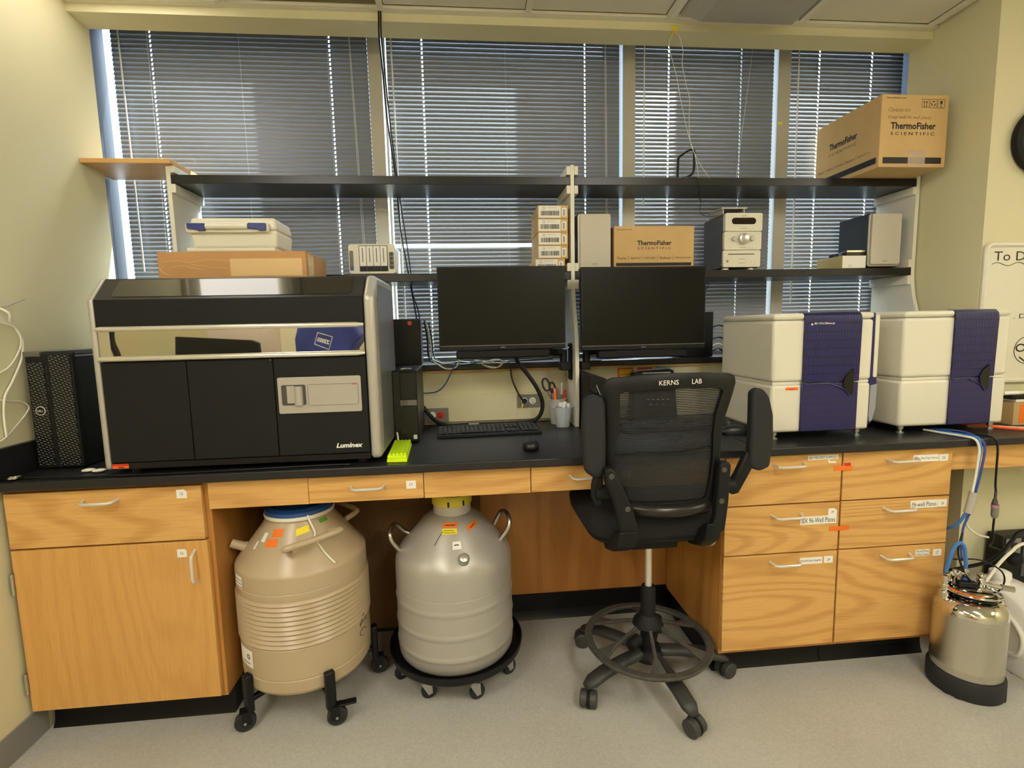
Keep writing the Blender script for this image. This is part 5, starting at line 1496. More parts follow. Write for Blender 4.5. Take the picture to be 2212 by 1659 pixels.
# arm brackets
lbk = [(-0.248, 0.918), (-0.228, 0.925), (-0.212, 0.912), (-0.162, 0.801), (-0.135, 0.719), (-0.137, 0.69), (-0.147, 0.678), (-0.188, 0.683), (-0.198, 0.702), (-0.208, 0.772), (-0.22, 0.813), (-0.244, 0.874)]
rbk = [(0.14, 0.919), (0.172, 0.92), (0.178, 0.907), (0.173, 0.784), (0.163, 0.688), (0.142, 0.677), (0.105, 0.671), (0.128, 0.732), (0.136, 0.848)]
bk = MB().prism(lbk, 'Y', -0.282, -0.240).build('arm_bracket', 'blackm', ch, bevel=0.010, bseg=3)
for x, z in ((-0.228, 0.897), (-0.176, 0.788)):
    MB().lathe([(0.0095, 0), (0.0085, 0.003)], (x, -0.282, z), 14, (0, -1, 0)).build('bolt', 'dgrey', bk)
bk2 = MB().prism(rbk, 'Y', -0.262, -0.225).build('arm_bracket', 'blackm', ch, bevel=0.010, bseg=3)
for x, z in ((0.152, 0.895), (0.146, 0.790)):
    MB().lathe([(0.0095, 0), (0.0085, 0.003)], (x, -0.262, z), 14, (0, -1, 0)).build('bolt', 'dgrey', bk2)
lp = [(-0.304, 1.128), (-0.294, 1.144), (-0.27, 1.151), (-0.242, 1.142), (-0.232, 1.118), (-0.229, 0.977), (-0.231, 0.883), (-0.263, 0.872), (-0.3, 0.899), (-0.307, 0.98), (-0.308, 1.061)]
rp = [(0.288, 1.133), (0.306, 1.147), (0.328, 1.144), (0.351, 1.114), (0.367, 1.053), (0.371, 0.962), (0.36, 0.871), (0.324, 0.857), (0.292, 0.87), (0.285, 0.901), (0.289, 0.983)]
padm = mat('arm_pad_foam', (30, 30, 30), 0.75, bump=0.3, bscale=1200)
for pts, ya, yb_, s_ in ((lp, -0.235, -0.195, -1), (rp, -0.185, -0.145, 1)):
    MB().prism(pts, 'Y', ya, yb_).build('arm_pad', padm, ch, bevel=0.016, bseg=4)
m = MB().prism([(-0.266, 0.880), (-0.237, 0.880), (-0.240, 0.781), (-0.263, 0.778), (-0.275, 0.808), (-0.274, 0.850)], 'Y', -0.225, -0.195); m.build('arm_link', 'blackm', ch, bevel=0.006)
m = MB().prism([(0.280, 0.930), (0.305, 0.880), (0.252, 0.782), (0.226, 0.778), (0.220, 0.815), (0.243, 0.850)], 'Y', -0.180, -0.150); m.build('arm_link', 'blackm', ch, bevel=0.006)
for x0_, x1_, y_, z_ in ((-0.262, -0.205, -0.21, 0.822), (0.168, 0.240, -0.165, 0.808)):
    MB().cyl((x0_, y_, z_), (x1_, y_, z_), 0.026, seg=22).build('arm_pivot', 'blackm', ch, bevel=0.003)
# seat
def sup(ax, ay, cx0, cy0, z, e=0.42, n=40):
    return [(cx0+ax*math.copysign(abs(math.cos(q))**e, math.cos(q)), cy0+ay*math.copysign(abs(math.sin(q))**e, math.sin(q)), z) for q in [2*PI*i/n for i in range(n)]]
sx, sy = -0.018, 0.035
m = MB(); m.loft([sup(0.235, 0.215, sx, sy, 0.636), sup(0.252, 0.232, sx, sy, 0.655), sup(0.256, 0.236, sx, sy, 0.685), sup(0.248, 0.230, sx, sy, 0.705), sup(0.215, 0.20, sx, sy, 0.718), sup(0.12, 0.11, sx, sy, 0.722)])
m.build('seat_cushion', mat('seat_fabric', (20, 20, 20), 0.85, bump=0.3, bscale=700), ch, angle=60)
m = MB(); m.loft([sup(0.11, 0.11, sx, sy, 0.598), sup(0.19, 0.18, sx, sy, 0.606), sup(0.232, 0.212, sx, sy, 0.622), sup(0.236, 0.216, sx, sy, 0.6355)]); m.build('seat_shell', 'blackm', ch, angle=60)
# bracket feet curling under the seat
m = MB(); m.prism([(-0.29, 0.715), (-0.24, 0.70), (-0.10, 0.60), (-0.12, 0.585), (-0.20, 0.612), (-0.27, 0.655)], 'X', -0.205, -0.140); m.build('bracket_foot', 'blackm', ch, bevel=0.006)
m = MB(); m.prism([(-0.262, 0.715), (-0.225, 0.70), (-0.10, 0.60), (-0.12, 0.585), (-0.20, 0.612), (-0.25, 0.655)], 'X', 0.10, 0.15); m.build('bracket_foot', 'blackm', ch, bevel=0.006)
m = MB(); m.box(-0.10, 0.08, -0.09, 0.12, 0.556, 0.598); m.build('tilt_mechanism', 'blackm', ch, bevel=0.01)
m = MB(); m.tube([(0.07, -0.06, 0.585), (0.14, -0.11, 0.60), (0.165, -0.125, 0.603)], 0.005, 8); m.m(1); m.ell((0.180, -0.13, 0.598), 0.020, 0.012, 0.022, 14, 8)
m.build('tilt_lever', ['zinc', 'zinc'], ch)
# column
MB().cyl((0, 0, 0.372), (0, 0, 0.5555), 0.0135, seg=24).build('gas_lift', 'alubar', ch)
MB().lathe([(0.028, 0.10), (0.028, 0.36), (0.024, 0.371)], (0, 0, 0), 28).build('column', 'blackm', ch)
# foot ring
fr = MB(); fr.lathe([(0.215, 0.146), (0.238, 0.144), (0.243, 0.152), (0.240, 0.160), (0.217, 0.160), (0.212, 0.153), (0.215, 0.146)], (0, 0.005, 0), 64, cap=False)
ring = fr.build('foot_ring', mat('scuffed_plastic', (66, 64, 58), 0.6, var=0.3, vscale=30, bump=0.2, bscale=120), ch)
hb = MB(); hb.lathe([(0.0285, 0.212), (0.050, 0.205), (0.058, 0.214), (0.052, 0.232), (0.034, 0.250), (0.0285, 0.262)], (0, 0.003, 0), 32, cap=False); hb.build('hub_collar', 'blackm', ring)
for k in range(6):
    a = math.radians(20+60*k)
    e = Vector((math.cos(a), math.sin(a), 0)); n2 = Vector((-e.y, e.x, 0))
    A, B = e*0.045+Z_*0.216, e*0.150+Z_*0.172; Cc = e*0.216+Z_*0.152
    lo = [[A+n2*w+Z_*h for w, h in ((-0.006, -0.006), (0.006, -0.006), (0.006, 0.006), (-0.006, 0.006))],
          [B+n2*w+Z_*h for w, h in ((-0.007, -0.007), (0.007, -0.007), (0.007, 0.007), (-0.007, 0.007))],
          [Cc+n2*w+Z_*h for w, h in ((-0.030, -0.004), (0.030, -0.004), (0.030, 0.006), (-0.030, 0.006))]]
    MB().loft(lo).build('spoke', MATS['scuffed_plastic'], ring, bevel=0.002)
MB().cyl((-0.055, -0.045, 0.185), (-0.095, -0.075, 0.178), 0.022, 0.020, 18).build('clamp_knob', 'blackm', ring)
# five-star base with twin casters
MB().lathe([(0.030, 0.075), (0.055, 0.080), (0.060, 0.100), (0.050, 0.125), (0.029, 0.132)], (0, 0, 0), 32).build('base_hub', 'blackm', ch)
for k, a in enumerate((133, 205, 279, 352, 63)):
    e = Vector((math.cos(math.radians(a)), math.sin(math.radians(a)), 0)); n2 = Vector((-e.y, e.x, 0))
    sec = lambda c, w, h: [c+n2*(w*math.cos(q))+Z_*(h*math.sin(q)) for q in [2*PI*i/14 for i in range(14)]]
    lg = MB().loft([sec(e*0.045+Z_*0.108, 0.028, 0.020), sec(e*0.13+Z_*0.106, 0.028, 0.019), sec(e*0.22+Z_*0.098, 0.030, 0.020), sec(e*0.278+Z_*0.084, 0.030, 0.019), sec(e*0.305+Z_*0.075, 0.018, 0.011)]).build('base_leg', mat('base_leg_plastic', (48, 47, 45), 0.5, var=0.2, vscale=20), ch, angle=60)
    ang = math.radians((170, 250, 300, 20, 60)[k])
    d2 = Vector((math.cos(ang), math.sin(ang), 0)); s2 = Vector((-d2.y, d2.x, 0))
    wc = e*0.292+d2*0.012+Z_*0.031
    w = MB()
    for s_ in (-1, 1):
        c0 = wc+s2*(0.0165*s_)
        w.lathe([(0.003, -0.0135), (0.026, -0.0135), (0.0305, -0.010), (0.0305, 0.010), (0.026, 0.0135), (0.003, 0.0135)], c0, 26, s2)
    w.m(1); w.lathe([(0.031, -0.003), (0.0325, -0.002), (0.0325, 0.002), (0.031, 0.003)], wc, 26, s2)
    w.cyl(e*0.292+Z_*0.045, e*0.292+Z_*0.066, 0.008, seg=12)
    w.build('caster', [mat('caster_grey', (56, 55, 53), 0.5), 'blackm'], lg)

# ================================================================== PRESSURE VESSEL, JUG, POWER BOX
CV = (1.823, 1.585)
pv = thing('pressure_vessel', 'shiny steel pressure vessel in a black rubber foot', 'vessel', (*CV, 0))
MB().lathe([(0.10, 0.0), (0.112, 0.001), (0.1145, 0.010), (0.1145, 0.066), (0.111, 0.0735), (0.1075, 0.0735), (0.1075, 0.012), (0.10, 0.010)], (*CV, 0), 56).build('rubber_foot', 'rubber', pv)
m = MB()
for a in (196, 214, 300, 318, 60, 120):
    e = Vector(pol((0, 0), 1, a, 0)); n2 = Vector((-e.y, e.x, 0))
    m.obox(Vector((*CV, 0))+e*0.1143+Z_*0.0135, e*0.0008, n2*0.008, Z_*0.0125)
m.build('foot_notch', 'ink', pv)
prv = [(0.095, 0.02), (0.106, 0.024), (0.1065, 0.10), (0.1075, 0.104), (0.1065, 0.108), (0.1065, 0.288), (0.1075, 0.292), (0.1065, 0.296), (0.1065, 0.302)]
MB().lathe(prv, (*CV, 0), 64).build('body', mat('vessel_brushed_steel', (208, 204, 192), 0.3, 1.0, bump=0.04, bscale=300), pv)
MB().lathe([(0.1066, 0.3022), (0.1062, 0.312), (0.101, 0.327), (0.090, 0.340), (0.078, 0.347), (0.066, 0.350), (0.001, 0.351)], (*CV, 0), 64).build('shoulder', 'chrome', pv, angle=70)
# oval lid with black seal
def oval(rx, ry, z, n=40, ang=math.radians(-40)):
    out = []
    for i in range(n):
        q = 2*PI*i/n
        x, y = rx*math.cos(q), ry*math.sin(q)
        out.append((CV[0]+x*math.cos(ang)-y*math.sin(ang), CV[1]+x*math.sin(ang)+y*math.cos(ang), z))
    return out
MB().loft([oval(0.074, 0.058, 0.3515), oval(0.076, 0.060, 0.362), oval(0.070, 0.054, 0.368)]).build('lid_seal', 'blackg', pv)
MB().loft([oval(0.062, 0.047, 0.3685), oval(0.062, 0.047, 0.376), oval(0.050, 0.036, 0.381)]).build('lid', 'chrome', pv)
op = oval(0.071, 0.057, 0.372, 48)
MB().tube(op[22:40], 0.0055, 8).build('orange_seal', mat('orange_rubber', (250, 120, 30), 0.5), pv)
MB().tube(oval(0.082, 0.068, 0.374, 40), 0.0042, 8, closed=True).build('rim_wire', 'chrome', pv)
def fitting(x, y, z, hs, label='fitting'):
    m = MB()
    zz = z
    for r, hh in hs:
        m.lathe([(r*0.92, 0), (r, hh*0.15), (r, hh*0.85), (r*0.92, hh)], (x, y, zz), 14); zz += hh+0.0002
    return m.build(label, 'chrome', pv)
fitting(1.735, 1.605, 0.338, [(0.012, 0.014), (0.016, 0.016), (0.011, 0.012), (0.013, 0.016), (0.009, 0.03)], 'hose_post')
fitting(1.875, 1.60, 0.352, [(0.015, 0.014), (0.012, 0.030), (0.014, 0.012), (0.009, 0.006), (0.014, 0.010)], 'relief_valve')
fitting(1.905, 1.545, 0.322, [(0.012, 0.010), (0.009, 0.010), (0.006, 0.008), (0.003, 0.012)], 'small_valve')
for i, (x, y, z) in enumerate(((1.775, 1.63, 0.383), (1.795, 1.635, 0.400), (1.77, 1.615, 0.420), (1.805, 1.61, 0.425))):
    m = MB(); m.cyl((x-0.03, y, z), (x+0.03, y+0.01, z+0.002), 0.009, seg=12); m.cyl((x-0.012, y, z), (x+0.002, y+0.004, z), 0.014, seg=6); m.cyl((x+0.012, y, z-0.006), (x+0.012, y, z+0.022), 0.007, seg=12)
    m.build('coupling', 'chrome', pv)
MB().cyl((1.745, 1.612, 0.386), (1.80, 1.635, 0.384), 0.006, seg=10).build('manifold_pipe', 'chrome', pv)
m = MB(); m.cyl((1.885, 1.60, 0.386), (1.930, 1.575, 0.382), 0.008, seg=12); m.cyl((1.930, 1.575, 0.382), (1.962, 1.558, 0.380), 0.012, seg=6); m.build('outlet_coupling', 'chrome', pv)
MB().obox((1.818, 1.60, 0.391), (0.028, -0.01, 0), (0.004, 0.012, 0), (0, 0, 0.009)).build('latch_grip', 'black', pv, bevel=0.003)
MB().box(1.9285, 1.9295, 1.552, 1.575, 0.272, 0.30).build('label_tag', 'paper', pv)
MB().ell((1.825, 1.615, 0.402), 0.012, 0.012, 0.011, 14, 8).build('valve_knob', 'dblue', pv)

# jug
jg = thing('plastic_jug', 'white plastic jug standing behind the steel vessel', 'jug', (2.18, 1.68, 0))
m = MB()
def rl(x0, x1, y0, y1, r, z):
    return [(a, b_, z) for a, b_ in MB().rrect(x0, x1, y0, y1, r)]
m.loft([rl(2.062, 2.330, 1.47, 1.86, 0.03, 0.001), rl(2.055, 2.335, 1.462, 1.868, 0.04, 0.02), rl(2.055, 2.335, 1.462, 1.868, 0.04, 0.20), rl(2.06, 2.32, 1.50, 1.866, 0.05, 0.245), rl(2.075, 2.26, 1.60, 1.85, 0.06, 0.277), rl(2.085, 2.175, 1.695, 1.795, 0.044, 0.300)])
m.build('body', 'carboy', jg, angle=60)
MB().lathe([(0.030, 0.298), (0.030, 0.318), (0.034, 0.319), (0.036, 0.326), (0.034, 0.345), (0.026, 0.349), (0.001, 0.349)], (2.128, 1.745, 0), 28).build('cap', 'paper', jg)
MB().tube([(2.054, 1.72, 0.235), (2.050, 1.64, 0.225), (2.049, 1.585, 0.17), (2.050, 1.59, 0.10), (2.052, 1.64, 0.075), (2.054, 1.70, 0.075)], 0.008, 10, smooth=5).build('moulded_grip', 'carboy', jg)
# power unit leaning at the pier
pb = thing('power_unit', 'black power unit with inlet socket standing behind the white jug', 'power unit', (2.45, 1.91, 0))
MB().box(2.285, 2.66, 1.875, 1.944, 0.0015, 0.425).build('case', 'black', pb, bevel=0.006)
MB().box(2.300, 2.372, 1.8722, 1.8748, 0.345, 0.415).build('inlet_plate', 'grey', pb, bevel=0.002)
MB().box(2.325, 2.350, 1.868, 1.8722, 0.362, 0.395).build('inlet', 'ink', pb)
MB().box(2.385, 2.49, 1.8732, 1.8748, 0.24, 0.40).build('rating_label', mat('dark_label', (74, 80, 92), 0.5), pb)
m = MB(); m.ell((2.315, 1.845, 0.335), 0.03, 0.025, 0.03, 16, 8); m.build('plug', 'blackm', pb)

# ================================================================== CABLES AND HOSES
def cable(name, pts, r, m, label, cat='cable', smooth=6, group=None, seg=8):
    return tag(MB().tube(pts, r, seg, smooth=smooth).build(name, m), label, cat, group)
zt = CT+0.006
cable('blue_hose', [(1.87, 1.84, zt), (1.885, 1.76, zt), (1.898, 1.70, zt), (1.902, 1.676, 0.917), (1.904, 1.667, 0.885), (1.897, 1.664, 0.83), (1.893, 1.664, 0.78), (1.885, 1.664, 0.725), (1.874, 1.664, 0.655), (1.864, 1.666, 0.632), (1.853, 1.69, 0.575), (1.852, 1.74, 0.545), (1.856, 1.84, 0.52), (1.87, 1.93, 0.40)], 0.0055, 'blue', 'bright blue hose hanging over the bench edge', 'hose')
cable('dark_cable', [(1.868, 1.84, zt), (1.883, 1.765, zt+0.011), (1.897, 1.71, zt+0.010), (1.908, 1.668, 0.912), (1.913, 1.658, 0.88), (1.905, 1.656, 0.82), (1.898, 1.656, 0.77), (1.888, 1.657, 0.715), (1.878, 1.657, 0.655), (1.866, 1.66, 0.615), (1.852, 1.66, 0.575), (1.845, 1.655, 0.50), (1.842, 1.645, 0.455)], 0.004, 'dblue', 'dark blue cable running beside the bright hose over the bench edge')
cable('clear_hose', [(1.84, 1.84, zt), (1.852, 1.77, zt), (1.872, 1.705, zt), (1.886, 1.672, 0.915), (1.893, 1.661, 0.88), (1.889, 1.659, 0.83), (1.886, 1.660, 0.78), (1.878, 1.660, 0.72), (1.880, 1.672, 0.64), (1.90, 1.69, 0.575), (1.96, 1.70, 0.53), (2.03, 1.72, 0.505)], 0.0042, 'wire', 'translucent white hose parting from the wrapped bundle', 'hose')
tag(MB().tube([(1.883, 1.660, 0.716), (1.877, 1.660, 0.68), (1.868, 1.661, 0.636)], 0.0135, 12, smooth=4).build('cable_wrap', mat('grey_wrap', (178, 172, 160), 0.6)), 'grey wrap sleeve holding the hanging hoses together', 'cable wrap')
cable('inline_cable', [(1.905, 1.83, zt), (1.935, 1.755, zt), (1.955, 1.70, zt), (1.965, 1.672, 0.915), (1.972, 1.664, 0.88), (1.974, 1.664, 0.81), (1.976, 1.664, 0.741), (1.980, 1.664, 0.715)], 0.0036, 'black', 'thin black cable ending in a hanging connector')
cn = thing('cable_connector', 'grey and purple in-line connector hanging from the thin black cable', 'connector', (1.982, 1.665, 0.61))
MB().lathe([(0.0045, 0), (0.0045, 0.028), (0.007, 0.034), (0.010, 0.052)], (1.980, 1.664, 0.714), 14, (0.002, 0, -1)).build('strain_relief', 'dgrey', cn)
MB().lathe([(0.0125, 0), (0.0125, 0.010)], (1.9825, 1.664, 0.661), 16, (0.002, 0, -1)).build('collar', mat('pink_collar', (186, 128, 140), 0.5), cn)
MB().lathe([(0.0115, 0), (0.0115, 0.030), (0.008, 0.040)], (1.983, 1.664, 0.650), 16, (0.002, 0, -1)).build('plug', 'grey', cn)
MB().tube([(1.983, 1.664, 0.609), (1.982, 1.664, 0.565), (1.985, 1.664, 0.53), (2.00, 1.68, 0.50), (2.08, 1.75, 0.45), (2.20, 1.82, 0.40), (2.30, 1.85, 0.345)], 0.0036, 8, smooth=5).build('tail', 'black', cn)
cable('blue_hose', [(1.735, 1.605, 0.44), (1.741, 1.60, 0.488), (1.752, 1.60, 0.529), (1.775, 1.60, 0.551), (1.80, 1.605, 0.535), (1.815, 1.61, 0.491), (1.822, 1.612, 0.453), (1.822, 1.614, 0.413)], 0.006, 'blue', 'bright blue hose arching between two fittings on the steel vessel', 'hose')
cable('black_cable', [(1.845, 1.655, 0.56), (1.80, 1.625, 0.507), (1.803, 1.61, 0.454), (1.818, 1.605, 0.42), (1.832, 1.60, 0.402)], 0.0034, 'black', 'black cable dropping to the latch of the steel vessel')
cable('black_cable', [(1.80, 1.64, 0.468), (1.887, 1.62, 0.468), (1.95, 1.60, 0.435), (1.972, 1.60, 0.39), (1.947, 1.60, 0.350), (1.905, 1.61, 0.345)], 0.0028, 'black', 'thin black cable curling round the vessel outlet')
cable('thick_cable', [(2.62, 1.62, 0.60), (2.40, 1.70, 0.545), (2.224, 1.75, 0.508), (2.175, 1.75, 0.469), (2.131, 1.75, 0.42), (2.086, 1.76, 0.38), (2.02, 1.80, 0.34), (1.93, 1.84, 0.30)], 0.007, 'black', 'thick black cable crossing above the white jug')
cable('clear_hose', [(2.62, 1.60, 0.55), (2.40, 1.68, 0.50), (2.229, 1.74, 0.461), (2.147, 1.73, 0.43), (2.085, 1.72, 0.387), (2.035, 1.71, 0.34), (1.98, 1.69, 0.31)], 0.006, 'wire', 'pale hose crossing above the white jug', 'hose')
cable('orange_cable', [(2.05, 1.90, CT+0.014), (2.11, 1.84, CT+0.012), (2.146, 1.80, CT+0.010), (2.22, 1.76, CT+0.007), (2.35, 1.72, CT+0.007), (2.55, 1.70, CT+0.007)], 0.006, mat('orange_cable', (246, 100, 40), 0.4), 'orange cable on the worktop by the second sorter')
cable('white_cable', [(2.06, 1.915, CT+0.012), (2.12, 1.86, CT+0.010), (2.16, 1.825, CT+0.008), (2.24, 1.785, CT+0.006), (2.36, 1.75, CT+0.006), (2.55, 1.73, CT+0.006)], 0.005, 'wire', 'white cable beside the orange cable on the worktop')

# ceiling cables dropping to the sill
g_ = 'black cables dropping from the ceiling'
cable('drop_cable', [(-0.308, 2.243, 2.70), (-0.309, 2.246, 2.64), (-0.312, 2.25, 2.57), (-0.322, 2.38, 2.50), (-0.330, 2.495, 2.38), (-0.318, 2.498, 2.25), (-0.303, 2.498, 2.10), (-0.288, 2.498, 1.84), (-0.270, 2.498, 1.70), (-0.256, 2.498, 1.60), (-0.235, 2.50, 1.45), (-0.23, 2.51, 1.38)], 0.0035, 'black', 'black cable falling from the lifted ceiling tile to the dark cube', group=g_)
cable('drop_cable', [(-0.300, 2.243, 2.70), (-0.301, 2.246, 2.64), (-0.303, 2.25, 2.57), (-0.312, 2.38, 2.48), (-0.315, 2.495, 2.33), (-0.300, 2.498, 2.15), (-0.285, 2.498, 1.98), (-0.265, 2.498, 1.80), (-0.250, 2.498, 1.64), (-0.246, 2.50, 1.55), (-0.222, 2.50, 1.46), (-0.215, 2.51, 1.38)], 0.003, 'black', 'slimmer black cable falling from the ceiling tile beside the other', group=g_)
# cables around the dark cube and behind the first monitor
gg = 'loose cables behind the first monitor'
cable('white_cable', [(-0.18, 2.40, 1.40), (-0.160, 2.372, 1.31), (-0.155, 2.365, 1.232), (-0.13, 2.362, 1.205), (-0.09, 2.358, 1.183), (-0.046, 2.36, 1.190), (-0.030, 2.365, 1.225)], 0.003, 'wire', 'white cable sagging over the sill edge beside the dark cube', group=gg)
cable('grey_cable', [(-0.185, 2.41, 1.41), (-0.172, 2.39, 1.33), (-0.166, 2.385, 1.245), (-0.12, 2.375, 1.212), (-0.08, 2.375, 1.207), (-0.034, 2.375, 1.215), (0.02, 2.39, 1.209)], 0.003, 'grey', 'grey cable running from the dark cube along the sill', group=gg)
cable('black_cable', [(-0.19, 2.43, 1.41), (-0.178, 2.42, 1.32), (-0.174, 2.41, 1.24), (-0.14, 2.40, 1.21), (0.0, 2.40, 1.209), (0.15, 2.405, 1.209), (0.30, 2.41, 1.209), (0.42, 2.40, 1.215)], 0.0038, 'black', 'black cable running along the sill under the first monitor', group=gg)
cable('black_cable', [(-0.17, 2.44, 1.40), (-0.158, 2.43, 1.32), (-0.152, 2.42, 1.25), (-0.13, 2.40, 1.22), (-0.06, 2.37, 1.196), (0.0, 2.368, 1.20), (0.06, 2.385, 1.209)], 0.003, 'black', 'black cable dipping at the sill edge by the dark cube', group=gg)
coil = []
for k in range(40):
    a = 2*PI*k/13
    coil.append((0.125+0.048*math.cos(a)+0.002*math.sin(3*a), 2.361+0.003*math.sin(a*1.7), 1.202+0.017*math.sin(a)+0.004*math.sin(k)))
cable('white_cable_coil', [(0.04, 2.40, 1.213), (0.06, 2.375, 1.216)]+coil+[(0.20, 2.38, 1.212)], 0.003, 'wire', 'white cable coil hanging at the sill edge under the first monitor', smooth=3)
cable('network_cable', [(-0.045, 2.366, 1.209), (-0.06, 2.352, 1.185), (-0.075, 2.35, 1.155), (-0.10, 2.352, 1.11), (-0.135, 2.355, 1.08), (-0.175, 2.36, 1.072), (-0.21, 2.37, 1.0715)], 0.0028, 'dblue', 'blue network cable curving down to the slim desktop computer')
pcb = thing('mains_cable', 'brown-black mains cable plugged into the grey outlet', 'cable', (0.27, 2.36, 1.02))
MB().tube([(0.205, 2.375, 1.209), (0.209, 2.362, 1.19), (0.216, 2.352, 1.125), (0.243, 2.352, 1.058), (0.266, 2.362, 1.022)], 0.0042, 8, smooth=5).build('cord', mat('brown_cord', (52, 34, 28), 0.5), pcb)
MB().lathe([(0.012, 0), (0.013, 0.010), (0.009, 0.020)], (0.275, 2.3745, 1.016), 16, (-0.1, -1, 0.1)).build('plug', 'black', pcb)
MB().prism([(0.262, 1.008), (0.268, 1.006), (0.262, 0.985), (0.255, 0.988)], 'Y', 2.350, 2.353).build('tag', 'yellow', pcb)
cable('sleeved_cable', [(0.228, 2.30, 1.255), (0.235, 2.28, 1.215), (0.284, 2.27, 1.149), (0.326, 2.275, 1.082), (0.349, 2.285, 1.016), (0.338, 2.298, 0.958), (0.30, 2.306, 0.930), (0.22, 2.306, CT+0.009), (0.10, 2.308, CT+0.008), (0.0, 2.312, CT+0.008), (-0.09, 2.31, CT+0.009), (-0.14, 2.325, 0.938), (-0.175, 2.345, 0.97), (-0.205, 2.348, 1.01)], 0.0095, mat('cable_sleeve', (22, 22, 22), 0.6, bump=0.5, bscale=350), 'thick black sleeved cable looping down to the bench behind the keyboard', seg=12)
m = MB(); m.box(0.005, 0.052, 2.2975, 2.3016, CT+0.012, CT+0.0165)
tag(m.build('silver_label', 'handle'), 'small silver label on the sleeved cable behind the keyboard', 'label')
# cables between second monitor and sorter
for k, (z, mm, lab) in enumerate(((1.345, 'black', 'topmost black cable emerging beside the second monitor'), (1.285, 'black', 'middle black cable emerging beside the second monitor'), (1.25, 'wire', 'white cable emerging beside the second monitor'), (1.225, 'black', 'lowest black cable emerging beside the second monitor'))):
    cable('side_cable', [(1.228, 2.46, z-0.01), (1.25, 2.45, z+0.005), (1.285, 2.44, z+0.012), (1.33, 2.43, z-0.02), (1.38, 2.43, 1.215)], 0.0042, mm, lab, group='cables beside the second monitor')

# white bell wire on the side wall
hk = thing('wall_hook', 'thin metal hook sticking out of the cream wall', 'hook', (WL, 1.80, 1.47))
MB().tube([(WL+0.001, 1.795, 1.470), (WL+0.028, 1.80, 1.474), (WL+0.034, 1.86, 1.500)], 0.0022, 8).build('rod', 'steel', hk)
MB().lathe([(0.006, 0), (0.006, 0.003)], (WL, 1.795, 1.470), 12, (1, 0, 0)).build('rosette', 'steel', hk)
x = WL+0.006
gw = 'white wires on the cream wall'
cable('white_wire', [(x, 1.795, 1.468), (x+0.02, 1.803, 1.45), (x+0.01, 1.815, 1.425), (x, 1.838, 1.409), (x+0.004, 1.856, 1.372), (x+0.004, 1.858, 1.345), (x+0.004, 1.845, 1.295), (x+0.004, 1.80, 1.225), (x+0.003, 1.768, 1.18), (x+0.003, 1.756, 1.12), (x+0.003, 1.755, 1.05)], 0.0035, 'wire', 'thick white wire looping down from the wall hook', group=gw)
cable('white_wire', [(x, 1.70, 1.44), (x, 1.76, 1.425), (x, 1.80, 1.418), (x+0.004, 1.836, 1.405), (x+0.005, 1.853, 1.37), (x+0.003, 1.845, 1.33), (x, 1.80, 1.275), (x, 1.74, 1.25)], 0.0028, 'wire', 'thinner white wire joining the loop on the cream wall', group=gw)
cable('white_wire', [(x, 1.70, 1.185), (x, 1.78, 1.165), (x, 1.83, 1.155), (x+0.002, 1.853, 1.135), (x, 1.845, 1.115), (x, 1.80, 1.08), (x, 1.755, 1.048), (x, 1.72, 1.035)], 0.0025, 'wire', 'white wire bent low on the wall above the splash strip', group=gw)
# yellow-taped string on the soffit
yt_ = MB(); yt_.prism([(0.931, 2.650), (0.966, 2.650), (0.958, 2.634), (0.940, 2.634)], 'Y', 2.2548, 2.2562); yt_.prism([(0.935, 2.2562), (0.961, 2.2562), (0.957, 2.283), (0.938, 2.285)], 'Z', 2.6303, 2.6315)
tag(yt_.build('adhesive_tape', 'yellow'), 'yellow tape on the soffit edge holding a string', 'tape')
gs = 'white strings hanging from the yellow tape'
cable('string', [(0.945, 2.262, 2.629), (0.935, 2.262, 2.608), (0.927, 2.262, 2.571), (0.942, 2.262, 2.514), (0.962, 2.262, 2.448), (0.980, 2.262, 2.362), (1.003, 2.262, 2.265), (1.026, 2.262, 2.187), (1.049, 2.262, 2.128), (1.062, 2.268, 2.09), (1.08, 2.28, 2.030)], 0.0013, 'cord', 'wavy white string hanging from the tape, ending nearer the loop antenna', group=gs)
cable('string', [(0.952, 2.262, 2.629), (0.972, 2.262, 2.613), (0.990, 2.262, 2.553), (0.986, 2.262, 2.506), (1.005, 2.262, 2.42), (1.023, 2.262, 2.353), (1.022, 2.262, 2.265), (1.030, 2.262, 2.177), (1.052, 2.262, 2.122), (1.10, 2.27, 2.055), (1.137, 2.29, 2.030)], 0.0013, 'cord', 'wavy white string hanging from the tape, trailing further along the shelf', group=gs)
tag(MB().box(1.598, 1.622, 2.5108, 2.5118, 2.353, 2.364).build('adhesive_tape', 'yellow'), 'scrap of yellow tape on the grey mullion', 'tape')

# ================================================================== PIER WALL: WHITEBOARD, CLOCK, THINGS BELOW
PW = 1.957
wb_ = thing('whiteboard', 'whiteboard with a handwritten heading on the pier', 'whiteboard', (2.75, PW, 1.10))
MB().box(2.185, 3.4, PW-0.010, PW-0.0005, 1.100, 1.662).build('panel', mat('whiteboard_enamel', (226, 221, 200), 0.25), wb_)
fr_ = [(a, PW-0.008, b_) for a, b_ in MB().rrect(2.178, 3.41, 1.094, 1.668, 0.022)]
MB().tube(fr_, 0.011, 8, closed=True).build('frame', 'whiteP', wb_)
m = MB(); yy = PW-0.0106
m.text('To Do', (2.212, yy, 1.602), X_, Z_, w=0.185, h=0.038)
m.build('heading', 'ink', wb_, smooth=False)
m = MB()
m.text('. Dishes', (2.328, yy, 1.360), X_, Z_, w=0.15, h=0.020)
m.build('writing', 'ink', wb_, smooth=False)
m = MB()
wav = [(2.205+0.014*k, PW-0.0108, 1.588+0.007*math.sin(k*0.9)) for k in range(18)]
m.tube(wav, 0.0012, 5)
